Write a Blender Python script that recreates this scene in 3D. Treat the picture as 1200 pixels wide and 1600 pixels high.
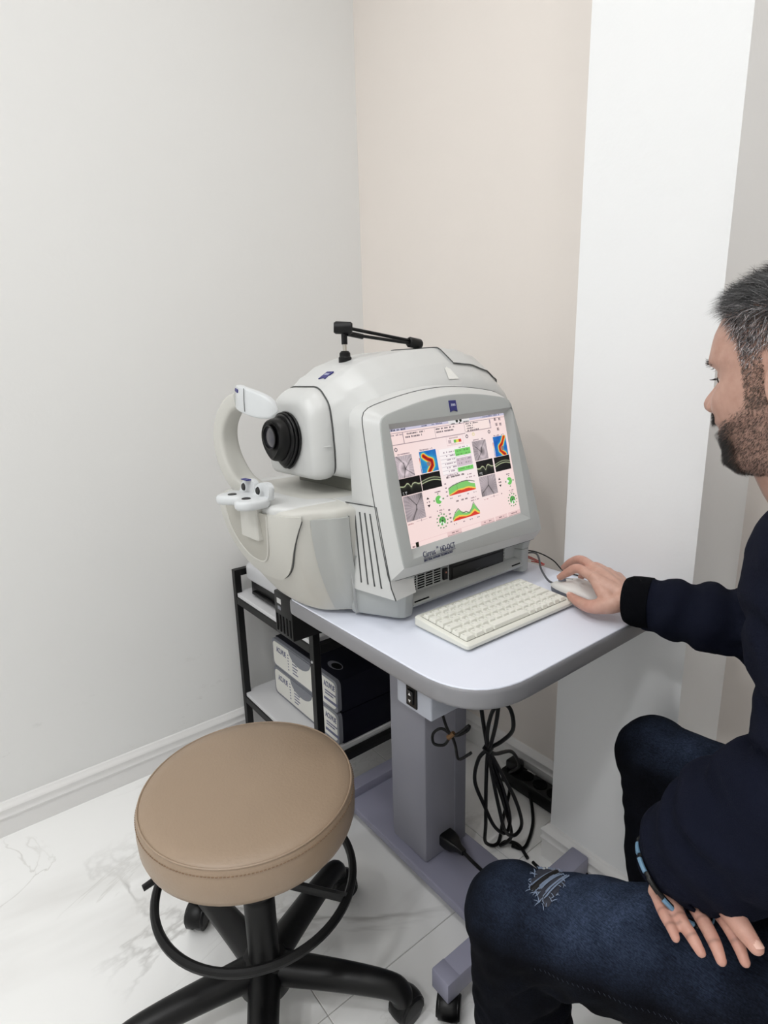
import bpy, bmesh, math, random
import numpy as np
from mathutils import Vector, Matrix, noise
from mathutils.bvhtree import BVHTree

random.seed(7)
rng = np.random.default_rng(7)
for o in list(bpy.data.objects):
    bpy.data.objects.remove(o)
scene = bpy.context.scene
COL = scene.collection
V = Vector

# ------------------------------------------------------------------ camera, world, lights, exposure
cam_data = bpy.data.cameras.new('camera')
cam = bpy.data.objects.new('camera', cam_data)
COL.objects.link(cam)
cam_data.sensor_fit = 'VERTICAL'
cam_data.sensor_height = 24.0
cam_data.lens = 900.0 / 1600.0 * 24.0
cam_data.clip_start = 0.02
_h, _p, _r = 0.908098, 0.23846, -0.026334
_d = V((-math.sin(_h) * math.cos(_p), math.cos(_h) * math.cos(_p), -math.sin(_p)))
_rt = V((math.cos(_h), math.sin(_h), 0))
_up = _rt.cross(_d)
_rt2 = math.cos(_r) * _rt + math.sin(_r) * _up
_up2 = -math.sin(_r) * _rt + math.cos(_r) * _up
_m = Matrix((_rt2, _up2, -_d)).transposed().to_4x4()
_m.translation = V((1.63, -1.26, 1.15))
cam.matrix_world = _m
scene.camera = cam

world = bpy.data.worlds.new('world')
scene.world = world
world.use_nodes = True
world.node_tree.nodes['Background'].inputs[0].default_value = (1.0, 0.96, 0.92, 1)
world.node_tree.nodes['Background'].inputs[1].default_value = 0.3

scene.view_settings.view_transform = 'Standard'
scene.view_settings.look = 'None'
scene.view_settings.exposure = 0.0
scene.view_settings.gamma = 1.0
scene.view_settings.use_curve_mapping = False

CEIL = 2.85
scene.cycles.max_bounces = 16
scene.cycles.diffuse_bounces = 10
LIGHT_SPOTS = [(0.80, -0.76, 0.5), (1.60, -0.86, 0.5), (0.85, -1.70, 0.85), (1.75, -1.75, 0.95), (0.90, -2.55, 2.2), (1.80, -2.55, 2.4)]  # rearmost pair is added to fill the shadows
LIGHT_WATTS = 4.5
for _x, _y, _k in LIGHT_SPOTS:
    _l = bpy.data.lights.new('downlight', 'AREA')
    _l.shape = 'DISK'
    _l.size = 0.18
    _l.energy = LIGHT_WATTS * _k
    _l.color = (0.968, 0.985, 1.0)
    _l.spread = math.radians(160)
    _o = bpy.data.objects.new('downlight', _l)
    _o.location = (_x, _y, CEIL - 0.014)
    COL.objects.link(_o)

# ------------------------------------------------------------------ helpers
ORG = {}


def lin(c):
    return tuple((x / 12.92 if x <= 0.04045 else ((x + 0.055) / 1.055) ** 2.4) for x in c)


def rgb(r, g, b):
    return lin((r / 255, g / 255, b / 255)) + (1.0,)


MATS = {}


def mat(name, col, rough=0.5, metal=0.0, var=0.04, scale=30.0, bump=0.0, bscale=None, coat=0.0, emit=None, estr=0.0, spec=0.5):
    m = bpy.data.materials.new(name)
    m.use_nodes = True
    nt = m.node_tree
    b = nt.nodes['Principled BSDF']
    b.inputs['Roughness'].default_value = rough
    b.inputs['Metallic'].default_value = metal
    b.inputs['Coat Weight'].default_value = coat
    b.inputs['Specular IOR Level'].default_value = spec
    tc = nt.nodes.new('ShaderNodeTexCoord')
    if var > 0:
        n = nt.nodes.new('ShaderNodeTexNoise')
        n.inputs['Scale'].default_value = scale
        n.inputs['Detail'].default_value = 4
        nt.links.new(tc.outputs['Object'], n.inputs['Vector'])
        mx = nt.nodes.new('ShaderNodeMix')
        mx.data_type = 'RGBA'
        mx.inputs['A'].default_value = tuple(max(0, c * (1 - var)) for c in col[:3]) + (1,)
        mx.inputs['B'].default_value = tuple(min(1, c * (1 + var)) for c in col[:3]) + (1,)
        nt.links.new(n.outputs['Fac'], mx.inputs['Factor'])
        nt.links.new(mx.outputs['Result'], b.inputs['Base Color'])
    else:
        b.inputs['Base Color'].default_value = col
    if bump > 0:
        n2 = nt.nodes.new('ShaderNodeTexNoise')
        n2.inputs['Scale'].default_value = bscale or 200
        n2.inputs['Detail'].default_value = 3
        nt.links.new(tc.outputs['Object'], n2.inputs['Vector'])
        bp = nt.nodes.new('ShaderNodeBump')
        bp.inputs['Strength'].default_value = bump
        bp.inputs['Distance'].default_value = 0.002
        nt.links.new(n2.outputs['Fac'], bp.inputs['Height'])
        nt.links.new(bp.outputs['Normal'], b.inputs['Normal'])
    if emit:
        b.inputs['Emission Color'].default_value = emit
        b.inputs['Emission Strength'].default_value = estr
    MATS[name] = m
    return m


def attr_mat(name, attr, rough=0.6, emit=False, estr=1.0, bump=0.0, bscale=300, weave=None, spec=0.5):
    m = bpy.data.materials.new(name)
    m.use_nodes = True
    nt = m.node_tree
    b = nt.nodes['Principled BSDF']
    a = nt.nodes.new('ShaderNodeAttribute')
    a.attribute_name = attr
    b.inputs['Roughness'].default_value = rough
    if emit:
        b.inputs['Base Color'].default_value = (0.004, 0.004, 0.004, 1)
        b.inputs['Specular IOR Level'].default_value = 0.15
        nt.links.new(a.outputs['Color'], b.inputs['Emission Color'])
        b.inputs['Emission Strength'].default_value = estr
    elif weave:
        b.inputs['Specular IOR Level'].default_value = spec
        tc0 = nt.nodes.new('ShaderNodeTexCoord')
        src = a.outputs['Color']
        for vec, lo, hi in weave:
            mp = nt.nodes.new('ShaderNodeMapping')
            mp.inputs['Scale'].default_value = vec
            nt.links.new(tc0.outputs['Object'], mp.inputs['Vector'])
            nn = nt.nodes.new('ShaderNodeTexNoise')
            nn.inputs['Scale'].default_value = 1.0
            nn.inputs['Detail'].default_value = 3
            nt.links.new(mp.outputs['Vector'], nn.inputs['Vector'])
            mr = nt.nodes.new('ShaderNodeMapRange')
            mr.inputs['From Min'].default_value = 0.3
            mr.inputs['From Max'].default_value = 0.7
            mr.inputs['To Min'].default_value = lo
            mr.inputs['To Max'].default_value = hi
            nt.links.new(nn.outputs['Fac'], mr.inputs['Value'])
            vm = nt.nodes.new('ShaderNodeVectorMath')
            vm.operation = 'SCALE'
            nt.links.new(src, vm.inputs[0])
            nt.links.new(mr.outputs['Result'], vm.inputs['Scale'])
            src = vm.outputs['Vector']
        nt.links.new(src, b.inputs['Base Color'])
    else:
        b.inputs['Specular IOR Level'].default_value = spec
        nt.links.new(a.outputs['Color'], b.inputs['Base Color'])
    if bump > 0:
        tc = nt.nodes.new('ShaderNodeTexCoord')
        n2 = nt.nodes.new('ShaderNodeTexNoise')
        n2.inputs['Scale'].default_value = bscale
        n2.inputs['Detail'].default_value = 3
        nt.links.new(tc.outputs['Object'], n2.inputs['Vector'])
        bp = nt.nodes.new('ShaderNodeBump')
        bp.inputs['Strength'].default_value = bump
        bp.inputs['Distance'].default_value = 0.002
        nt.links.new(n2.outputs['Fac'], bp.inputs['Height'])
        nt.links.new(bp.outputs['Normal'], b.inputs['Normal'])
    MATS[name] = m
    return m


def thing(name, label, cat, loc=(0, 0, 0), group=None):
    o = bpy.data.objects.new(name, None)
    o.empty_display_size = 0.05
    COL.objects.link(o)
    o.location = loc
    o['label'] = label
    o['category'] = cat
    if group:
        o['group'] = group
    ORG[o] = V(loc)
    return o


def tag(o, label=None, cat=None, group=None, kind=None):
    if label:
        o['label'] = label
    if cat:
        o['category'] = cat
    if group:
        o['group'] = group
    if kind:
        o['kind'] = kind
    return o


def put(name, me, m, parent=None, smooth=True, angle=35):
    """link a mesh given in world coordinates as one object under parent"""
    off = ORG.get(parent, V((0, 0, 0))) if parent else V((0, 0, 0))
    if parent:
        me.transform(Matrix.Translation(-off))
    if smooth:
        me.shade_smooth()
        me.set_sharp_from_angle(angle=math.radians(angle))
    else:
        me.shade_flat()
    o = bpy.data.objects.new(name, me)
    COL.objects.link(o)
    if m:
        if isinstance(m, str):
            m = MATS[m]
        if len(me.materials) == 0:
            me.materials.append(m)
    if parent:
        o.parent = parent
        ORG[o] = off
    return o


def centre(o):
    """top-level mesh: move the origin to the base centre"""
    me = o.data
    co = np.empty(len(me.vertices) * 3)
    me.vertices.foreach_get('co', co)
    co = co.reshape(-1, 3)
    c = V(((co[:, 0].min() + co[:, 0].max()) / 2, (co[:, 1].min() + co[:, 1].max()) / 2, co[:, 2].min()))
    me.transform(Matrix.Translation(-c))
    o.location = c
    ORG[o] = c
    return o


def pydata(verts, faces):
    me = bpy.data.meshes.new('mesh')
    me.from_pydata([tuple(v) for v in verts], [], faces)
    me.validate()
    bm = bmesh.new()
    bm.from_mesh(me)
    bmesh.ops.recalc_face_normals(bm, faces=bm.faces)
    bm.to_mesh(me)
    bm.free()
    return me


def from_bm(bm):
    me = bpy.data.meshes.new('mesh')
    bmesh.ops.recalc_face_normals(bm, faces=bm.faces)
    bm.to_mesh(me)
    bm.free()
    return me


def bm_box(bm, lo, hi, bev=0.0, seg=2, M=None):
    r = bmesh.ops.create_cube(bm, size=1.0)
    vs = r['verts']
    for v in vs:
        for i in range(3):
            v.co[i] = lo[i] if v.co[i] < 0 else hi[i]
    if bev > 0:
        es = list({e for v in vs for e in v.link_edges})
        rb = bmesh.ops.bevel(bm, geom=es, offset=bev, segments=seg, profile=0.5, affect='EDGES')
        vs = list({v for f in rb['faces'] for v in f.verts} | {v for v in vs if v.is_valid})
    if M is not None:
        bmesh.ops.transform(bm, matrix=M, verts=[v for v in vs if v.is_valid])


def box_me(lo, hi, bev=0.0, seg=2, M=None):
    bm = bmesh.new()
    bm_box(bm, lo, hi, bev, seg)
    if M is not None:
        bm.transform(M)
    return from_bm(bm)


def spline(pts, n=6, closed=False):
    """Catmull-Rom through points of any dimension"""
    P = [np.array(p, float) for p in pts]
    out = []
    k = len(P)
    rngk = range(k if closed else k - 1)
    for i in rngk:
        if closed:
            p0, p1, p2, p3 = P[(i - 1) % k], P[i], P[(i + 1) % k], P[(i + 2) % k]
        else:
            p1, p2 = P[i], P[i + 1]
            p0 = P[i - 1] if i > 0 else 2 * p1 - p2
            p3 = P[i + 2] if i + 2 < k else 2 * p2 - p1
        for j in range(n):
            t = j / n
            out.append(0.5 * ((2 * p1) + (-p0 + p2) * t + (2 * p0 - 5 * p1 + 4 * p2 - p3) * t * t + (-p0 + 3 * p1 - 3 * p2 + p3) * t ** 3))
    if not closed:
        out.append(P[-1])
    return out


def tube_data(path, rad, seg=10, closed=False, ry=None, up=None, base=0, caps=True):
    """tube along points, rad a number or list; ry = second radius list; returns verts, faces"""
    P = [V(tuple(p)[:3]) for p in path]
    n = len(P)
    R = [rad] * n if isinstance(rad, (int, float)) else list(rad)
    R2 = R if ry is None else ([ry] * n if isinstance(ry, (int, float)) else list(ry))
    verts, faces = [], []
    prev = None
    for i in range(n):
        if closed:
            t = P[(i + 1) % n] - P[i - 1]
        else:
            t = P[min(i + 1, n - 1)] - P[max(i - 1, 0)]
        t.normalize()
        if prev is None:
            u = V(up) if up is not None else (V((0, 0, 1)) if abs(t.z) < 0.9 else V((1, 0, 0)))
        else:
            u = prev
        u = (u - t * u.dot(t)).normalized()
        prev = u
        w = t.cross(u)
        for k in range(seg):
            a = 2 * math.pi * k / seg
            verts.append(P[i] + u * (math.cos(a) * R[i]) + w * (math.sin(a) * R2[i]))
    m = n if closed else n - 1
    for i in range(m):
        for k in range(seg):
            a = i * seg + k
            b = i * seg + (k + 1) % seg
            c = ((i + 1) % n) * seg + (k + 1) % seg
            d = ((i + 1) % n) * seg + k
            faces.append((base + a, base + b, base + c, base + d))
    if not closed and caps:
        faces.append(tuple(base + k for k in range(seg))[::-1])
        faces.append(tuple(base + (n - 1) * seg + k for k in range(seg)))
    return verts, faces


def tube_me(path, rad, seg=10, closed=False, ry=None, up=None):
    return pydata(*tube_data(path, rad, seg, closed, ry, up))


class MB:
    """collects several pieces into one mesh"""

    def __init__(s):
        s.v, s.f = [], []

    def add(s, vf):
        v, f = vf
        b = len(s.v)
        s.v += [tuple(x) for x in v]
        s.f += [tuple(b + i for i in q) for q in f]
        return s

    def box(s, lo, hi, M=None):
        v = [V((x, y, z)) for x in (lo[0], hi[0]) for y in (lo[1], hi[1]) for z in (lo[2], hi[2])]
        if M is not None:
            v = [M @ q for q in v]
        return s.add((v, [(0, 1, 3, 2), (4, 6, 7, 5), (0, 4, 5, 1), (2, 3, 7, 6), (0, 2, 6, 4), (1, 5, 7, 3)]))

    def me(s):
        return pydata(s.v, s.f)


def loft_data(rings, cap0=True, cap1=True, closed=True):
    n = len(rings[0])
    v = [tuple(p) for r in rings for p in r]
    f = []
    for i in range(len(rings) - 1):
        for k in range(n if closed else n - 1):
            k2 = (k + 1) % n
            f.append((i * n + k, i * n + k2, (i + 1) * n + k2, (i + 1) * n + k))
    if cap0:
        f.append(tuple(range(n))[::-1])
    if cap1:
        f.append(tuple((len(rings) - 1) * n + k for k in range(n)))
    return v, f


def loft_me(rings, cap0=True, cap1=True, closed=True):
    return pydata(*loft_data(rings, cap0, cap1, closed))


def lathe_data(prof, seg=32, c=(0, 0, 0), axis=(0, 0, 1)):
    """prof: list of (radius, height along axis)"""
    ax = V(axis).normalized()
    u = V((1, 0, 0)) if abs(ax.x) < 0.9 else V((0, 1, 0))
    u = (u - ax * u.dot(ax)).normalized()
    w = ax.cross(u)
    c = V(c)
    rings = []
    for r, h in prof:
        r = max(r, 1e-5)
        rings.append([c + ax * h + (u * math.cos(2 * math.pi * k / seg) + w * math.sin(2 * math.pi * k / seg)) * r for k in range(seg)])
    return loft_data(rings)


def lathe_me(prof, seg=32, c=(0, 0, 0), axis=(0, 0, 1)):
    return pydata(*lathe_data(prof, seg, c, axis))


def round_poly(pts, radii, seg=8):
    """2D polygon with rounded corners"""
    out = []
    n = len(pts)
    for i in range(n):
        p = np.array(pts[i], float)
        a = np.array(pts[i - 1], float) - p
        b = np.array(pts[(i + 1) % n], float) - p
        la, lb = np.linalg.norm(a), np.linalg.norm(b)
        r = radii[i] if isinstance(radii, (list, tuple)) else radii
        if r <= 0:
            out.append(tuple(p))
            continue
        a /= la
        b /= lb
        ang = math.acos(max(-1, min(1, a @ b)))
        d = min(r / math.tan(ang / 2), la * 0.49, lb * 0.49)
        p1, p2 = p + a * d, p + b * d
        for k in range(seg + 1):
            t = k / seg
            out.append(tuple((1 - t) ** 2 * p1 + 2 * t * (1 - t) * p + t * t * p2))
    return out


def prism_me(poly, z0, z1, bev=0.0, seg=2):
    """vertical prism of a 2D polygon (x,y), bevelled top and bottom rims"""
    n = len(poly)
    P = np.array(poly, float)
    rings = []
    if bev > 0:
        # inward offset by vertex normals
        nx = np.roll(P, -1, 0) - np.roll(P, 1, 0)
        nx /= np.linalg.norm(nx, axis=1)[:, None] + 1e-12
        nor = np.stack([nx[:, 1], -nx[:, 0]], 1)
        area = 0.5 * np.sum(P[:, 0] * np.roll(P[:, 1], -1) - np.roll(P[:, 0], -1) * P[:, 1])
        if area < 0:
            nor = -nor
        for k in range(seg + 1):
            a = math.pi / 2 * k / seg
            Q = P - nor * bev * (1 - math.sin(a))
            rings.append([(x, y, z0 + bev * (1 - math.cos(a))) for x, y in Q])
        for k in range(seg + 1):
            a = math.pi / 2 * k / seg
            Q = P - nor * bev * (1 - math.cos(a))
            rings.append([(x, y, z1 - bev * (1 - math.sin(a))) for x, y in Q])
    else:
        rings = [[(x, y, z0) for x, y in P], [(x, y, z1) for x, y in P]]
    return loft_me(rings)


def text_me(s, size, M, extrude=0.0004, align='LEFT', spacing=1.0, bold=0.0, sx=1.0):
    cu = bpy.data.curves.new('text', 'FONT')
    cu.body = s
    cu.size = size
    cu.extrude = extrude
    cu.align_x = align
    cu.space_character = spacing
    cu.offset = bold
    cu.resolution_u = 3
    o = bpy.data.objects.new('text', cu)
    COL.objects.link(o)
    dg = bpy.context.evaluated_depsgraph_get()
    me = bpy.data.meshes.new_from_object(o.evaluated_get(dg))
    bpy.data.objects.remove(o)
    bpy.data.curves.remove(cu)
    me.materials.clear()
    me.transform(M @ Matrix.Diagonal((sx, 1, 1, 1)))
    return me


def frame(origin, xdir, ydir):
    """matrix whose local x,y follow the given directions"""
    x = V(xdir).normalized()
    y = V(ydir)
    y = (y - x * y.dot(x)).normalized()
    z = x.cross(y)
    M = Matrix((x, y, z)).transposed().to_4x4()
    M.translation = V(origin)
    return M


def join_me(mes):
    bm = bmesh.new()
    for m in mes:
        bm.from_mesh(m)
    me = bpy.data.meshes.new('mesh')
    bm.to_mesh(me)
    bm.free()
    return me


def voxel(me, size, smooth_it=4, factor=0.5):
    """merge overlapping closed pieces into one continuous skin"""
    o = bpy.data.objects.new('tmp', me)
    COL.objects.link(o)
    r = o.modifiers.new('r', 'REMESH')
    r.mode = 'VOXEL'
    r.voxel_size = size
    r.adaptivity = 0
    s = o.modifiers.new('s', 'SMOOTH')
    s.factor = factor
    s.iterations = smooth_it
    dg = bpy.context.evaluated_depsgraph_get()
    out = bpy.data.meshes.new_from_object(o.evaluated_get(dg))
    bpy.data.objects.remove(o)
    out.materials.clear()
    return out


def get_co(me):
    co = np.empty(len(me.vertices) * 3)
    me.vertices.foreach_get('co', co)
    return co.reshape(-1, 3)


def get_no(me):
    no = np.empty(len(me.vertices) * 3)
    me.vertices.foreach_get('normal', no)
    return no.reshape(-1, 3)


def set_co(me, co):
    me.vertices.foreach_set('co', np.asarray(co, float).ravel())
    me.update()


def set_col(me, cols, name='tint', domain='POINT'):
    a = me.color_attributes.new(name, 'FLOAT_COLOR', domain)
    c = np.ones((len(cols), 4))
    c[:, :3] = cols
    a.data.foreach_set('color', c.ravel())


# ------------------------------------------------------------------ materials
mat('wall_paint', rgb(226, 226, 225), 0.75, var=0.012, scale=3, bump=0.12, bscale=90)
mat('wall_back_paint', rgb(228, 221, 215), 0.75, var=0.012, scale=3, bump=0.12, bscale=90)
mat('column_paint', rgb(236, 237, 238), 0.7, var=0.012, scale=3, bump=0.2, bscale=70)
mat('ceiling_paint', rgb(244, 243, 241), 0.9, var=0.01)
mat('baseboard_white', rgb(226, 225, 224), 0.3, var=0.01, coat=0.2)
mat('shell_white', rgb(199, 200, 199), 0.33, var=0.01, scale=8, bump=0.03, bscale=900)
mat('shell_grey', rgb(172, 174, 172), 0.38, var=0.012, scale=8, bump=0.04, bscale=900)
mat('shell_beige', rgb(193, 192, 186), 0.4, var=0.015, scale=8, bump=0.03, bscale=900)
mat('chin_grey', rgb(203, 206, 208), 0.3, var=0.01)
mat('bezel_grey_shaded', rgb(168, 171, 170), 0.42, var=0.012, scale=8, bump=0.05, bscale=900)  # shade on the front faces is put into this grey
mat('seam_dark', rgb(70, 72, 72), 0.7, var=0.05)
mat('black_plastic', rgb(9, 9, 10), 0.4, var=0.1, spec=0.3)
mat('black_rubber', rgb(8, 8, 9), 0.32, var=0.1, bump=0.05, spec=0.35)
mat('black_matte', rgb(6, 6, 7), 0.8, var=0.1, spec=0.15)
mat('black_metal', rgb(10, 10, 11), 0.45, 0.0, var=0.1, spec=0.3)
mat('steel', rgb(190, 185, 178), 0.25, 1.0, var=0.05)
mat('lens_glass', rgb(40, 38, 52), 0.05, var=0.2, coat=1.0)
mat('logo_blue', rgb(28, 28, 110), 0.4, var=0.02)
mat('logo_white', rgb(215, 218, 235), 0.5, var=0.02)
mat('print_navy', rgb(28, 34, 78), 0.5, var=0.02)
mat('sticker_pale', rgb(222, 222, 218), 0.6, var=0.08, scale=400)
mat('table_laminate', rgb(222, 226, 238), 0.42, var=0.015, scale=400, bump=0.05, bscale=1500)
mat('table_edge_grey', rgb(128, 128, 132), 0.38, var=0.03)
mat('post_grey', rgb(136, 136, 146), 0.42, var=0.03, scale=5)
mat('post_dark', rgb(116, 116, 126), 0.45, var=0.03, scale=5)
mat('base_lilac', rgb(140, 140, 158), 0.42, var=0.04, scale=12)
mat('box_grey', rgb(158, 162, 172), 0.4, var=0.02)
mat('key_white', rgb(226, 226, 218), 0.45, var=0.015)
mat('keyboard_case', rgb(220, 220, 211), 0.45, var=0.015, bump=0.05, bscale=900)
mat('key_gap', rgb(150, 150, 142), 0.6, var=0.03)
mat('legend_grey', rgb(120, 120, 118), 0.6, var=0.02)
mat('mouse_white', rgb(226, 225, 222), 0.35, var=0.01)
mat('mouse_grey', rgb(110, 113, 124), 0.45, var=0.02)
mat('cable_black', rgb(8, 8, 9), 0.45, var=0.1, spec=0.25)
mat('cable_grey', rgb(82, 84, 88), 0.45, var=0.05)
mat('cable_red', rgb(170, 50, 38), 0.4, var=0.05)
mat('shelf_white', rgb(205, 205, 207), 0.4, var=0.02)
mat('carton_white', rgb(214, 213, 207), 0.45, var=0.02)
mat('carton_grey', rgb(118, 120, 128), 0.5, var=0.03)
mat('carton_navy', rgb(6, 7, 22), 0.55, var=0.1, spec=0.2)
mat('carton_print', rgb(92, 94, 122), 0.5, var=0.05)
mat('leather_tan', rgb(150, 130, 110), 0.42, var=0.05, scale=9, bump=0.18, bscale=260)
mat('leather_thread', rgb(128, 104, 82), 0.6, var=0.05)
mat('tan_tie', rgb(110, 78, 44), 0.6, var=0.05)
mat('printer_grey', rgb(188, 189, 192), 0.4, var=0.02)
mat('bead_blue', rgb(98, 132, 158), 0.4, var=0.1)
mat('eye_white', rgb(225, 220, 214), 0.2, var=0.02)
mat('iris_brown', rgb(50, 32, 22), 0.15, var=0.1)
mat('nail_pink', rgb(222, 180, 165), 0.25, var=0.03)
mat('lamp_glow', rgb(255, 250, 245), 0.5, var=0, emit=(1.0, 0.965, 0.92, 1), estr=6.0)
mat('lamp_ring', rgb(235, 235, 235), 0.4, var=0.01)
mat('led_red', rgb(190, 120, 100), 0.4, var=0.02)
mat('label_silver', rgb(190, 190, 190), 0.4, var=0.1, scale=300)
mat('gap_grey', rgb(120, 120, 112), 0.6, var=0.03)
mat('recess_shade_beige', rgb(172, 170, 162), 0.45, var=0.02)
# ------------------------------------------------------------------ marble floor material
def marble():
    m = bpy.data.materials.new('marble_tile')
    m.use_nodes = True
    nt = m.node_tree
    b = nt.nodes['Principled BSDF']
    b.inputs['Roughness'].default_value = 0.2
    b.inputs['Specular IOR Level'].default_value = 0.5
    geo = nt.nodes.new('ShaderNodeNewGeometry')
    prev = None
    base = rgb(242, 242, 241)
    for sc, off, w, colr, dist in ((1.5, 0.0, 0.014, rgb(196, 195, 193), 1.0), (3.1, 5.3, 0.008, rgb(214, 213, 210), 1.5), (1.1, 11.7, 0.04, rgb(222, 221, 219), 0.6)):
        mp = nt.nodes.new('ShaderNodeMapping')
        mp.inputs['Location'].default_value = (off, off * 0.7, 0)
        mp.inputs['Rotation'].default_value = (0, 0, 0.5)
        mp.inputs['Scale'].default_value = (1.0, 0.55, 1)
        nt.links.new(geo.outputs['Position'], mp.inputs['Vector'])
        n = nt.nodes.new('ShaderNodeTexNoise')
        n.inputs['Scale'].default_value = sc
        n.inputs['Detail'].default_value = 6
        n.inputs['Roughness'].default_value = 0.55
        n.inputs['Distortion'].default_value = dist
        nt.links.new(mp.outputs['Vector'], n.inputs['Vector'])
        s = nt.nodes.new('ShaderNodeMath')
        s.operation = 'SUBTRACT'
        s.inputs[1].default_value = 0.5
        nt.links.new(n.outputs['Fac'], s.inputs[0])
        a = nt.nodes.new('ShaderNodeMath')
        a.operation = 'ABSOLUTE'
        nt.links.new(s.outputs[0], a.inputs[0])
        mr = nt.nodes.new('ShaderNodeMapRange')
        mr.inputs['From Min'].default_value = 0
        mr.inputs['From Max'].default_value = w
        mr.inputs['To Min'].default_value = 1
        mr.inputs['To Max'].default_value = 0
        nt.links.new(a.outputs[0], mr.inputs['Value'])
        # break the veins up
        n2 = nt.nodes.new('ShaderNodeTexNoise')
        n2.inputs['Scale'].default_value = sc * 1.3
        nt.links.new(mp.outputs['Vector'], n2.inputs['Vector'])
        mr2 = nt.nodes.new('ShaderNodeMapRange')
        mr2.inputs['From Min'].default_value = 0.48
        mr2.inputs['From Max'].default_value = 0.62
        nt.links.new(n2.outputs['Fac'], mr2.inputs['Value'])
        mu = nt.nodes.new('ShaderNodeMath')
        mu.operation = 'MULTIPLY'
        nt.links.new(mr.outputs['Result'], mu.inputs[0])
        nt.links.new(mr2.outputs['Result'], mu.inputs[1])
        mx = nt.nodes.new('ShaderNodeMix')
        mx.data_type = 'RGBA'
        mx.inputs['A'].default_value = base
        if prev:
            nt.links.new(prev, mx.inputs['A'])
        mx.inputs['B'].default_value = colr
        nt.links.new(mu.outputs[0], mx.inputs['Factor'])
        prev = mx.outputs['Result']
    nt.links.new(prev, b.inputs['Base Color'])
    MATS['marble_tile'] = m


marble()
mat('grout', rgb(176, 175, 172), 0.8, var=0.03)

# scuffs low on the left wall
def scuff():
    m = MATS['wall_paint']
    nt = m.node_tree
    b = nt.nodes['Principled BSDF']
    src = b.inputs['Base Color'].links[0].from_socket
    geo = nt.nodes.new('ShaderNodeNewGeometry')
    mp = nt.nodes.new('ShaderNodeMapping')
    mp.inputs['Scale'].default_value = (1, 5, 11)
    mp.inputs['Rotation'].default_value = (0.35, 0, 0)
    nt.links.new(geo.outputs['Position'], mp.inputs['Vector'])
    n = nt.nodes.new('ShaderNodeTexNoise')
    n.inputs['Scale'].default_value = 1.6
    n.inputs['Detail'].default_value = 8
    n.inputs['Roughness'].default_value = 0.75
    nt.links.new(mp.outputs['Vector'], n.inputs['Vector'])
    mr = nt.nodes.new('ShaderNodeMapRange')
    mr.inputs['From Min'].default_value = 0.60
    mr.inputs['From Max'].default_value = 0.78
    nt.links.new(n.outputs['Fac'], mr.inputs['Value'])
    sx = nt.nodes.new('ShaderNodeSeparateXYZ')
    nt.links.new(geo.outputs['Position'], sx.inputs['Vector'])
    mz = nt.nodes.new('ShaderNodeMapRange')
    mz.inputs['From Min'].default_value = 0.22
    mz.inputs['From Max'].default_value = 0.38
    mz.inputs['To Min'].default_value = 0.45
    mz.inputs['To Max'].default_value = 0.0
    nt.links.new(sx.outputs['Z'], mz.inputs['Value'])
    mu = nt.nodes.new('ShaderNodeMath')
    mu.operation = 'MULTIPLY'
    nt.links.new(mr.outputs['Result'], mu.inputs[0])
    nt.links.new(mz.outputs['Result'], mu.inputs[1])
    mx = nt.nodes.new('ShaderNodeMix')
    mx.data_type = 'RGBA'
    nt.links.new(src, mx.inputs['A'])
    mx.inputs['B'].default_value = rgb(150, 145, 138)
    nt.links.new(mu.outputs[0], mx.inputs['Factor'])
    nt.links.new(mx.outputs['Result'], b.inputs['Base Color'])


scuff()

# ------------------------------------------------------------------ room
XR, YN, YB = 2.7, -3.0, -0.055
CX0, CX1, CY = 0.95, 1.212, -0.25


def struct(name, me, m, label=None, smooth=False):
    o = put(name, me, m, smooth=smooth)
    o['kind'] = 'structure'
    if label:
        o['label'] = label
    return o


fl = struct('floor', box_me((-0.1, YN - 0.1, -0.08), (XR + 0.1, 0.1, -0.002)), 'grout', 'white veined marble-look floor tiles with thin grey joints')
xs = [-0.29, 0.91, 2.11, 3.31]
ys = [0.20, -0.33, -0.86, -1.39, -1.92, -2.45, -2.98, -3.51]
g = 0.0009
for i in range(3):
    for j in range(7):
        x0, x1 = max(xs[i] + g, 0.0), min(xs[i + 1] - g, XR)
        y1, y0 = min(ys[j] - g, YB), max(ys[j + 1] + g, YN)
        put('tile', box_me((x0, y0, -0.010), (x1, y1, 0.0), 0.0008, 1), 'marble_tile', fl, smooth=False)
struct('wall_left', box_me((-0.1, YN - 0.1, 0), (0, 0.1, CEIL)), 'wall_paint', 'plain warm white wall on the left, lightly scuffed low down')
struct('wall_back', box_me((0, YB, 0), (XR, 0.1, CEIL)), 'wall_back_paint', 'plain warm white wall behind the scanner')
struct('wall_column', box_me((CX0, CY, 0), (CX1, YB, CEIL)), 'column_paint', 'white painted wall column beside the table')
struct('wall_right', box_me((XR, YN - 0.1, 0), (XR + 0.1, 0.1, CEIL)), 'wall_paint', 'plain warm white wall beyond the seated man')
struct('wall_front', box_me((0, YN - 0.1, 0), (XR, YN, CEIL)), 'wall_paint', 'plain warm white wall behind the viewer')
struct('ceiling', box_me((-0.1, YN - 0.1, CEIL), (XR + 0.1, 0.1, CEIL + 0.1)), 'ceiling_paint', 'flat white ceiling')

BB = [(0, 0), (0.013, 0), (0.013, 0.050), (0.0165, 0.052), (0.017, 0.056), (0.0145, 0.060), (0.0135, 0.066), (0.0155, 0.072), (0.0165, 0.077), (0.0135, 0.083), (0.008, 0.087), (0.005, 0.0915), (0, 0.093)]


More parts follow.
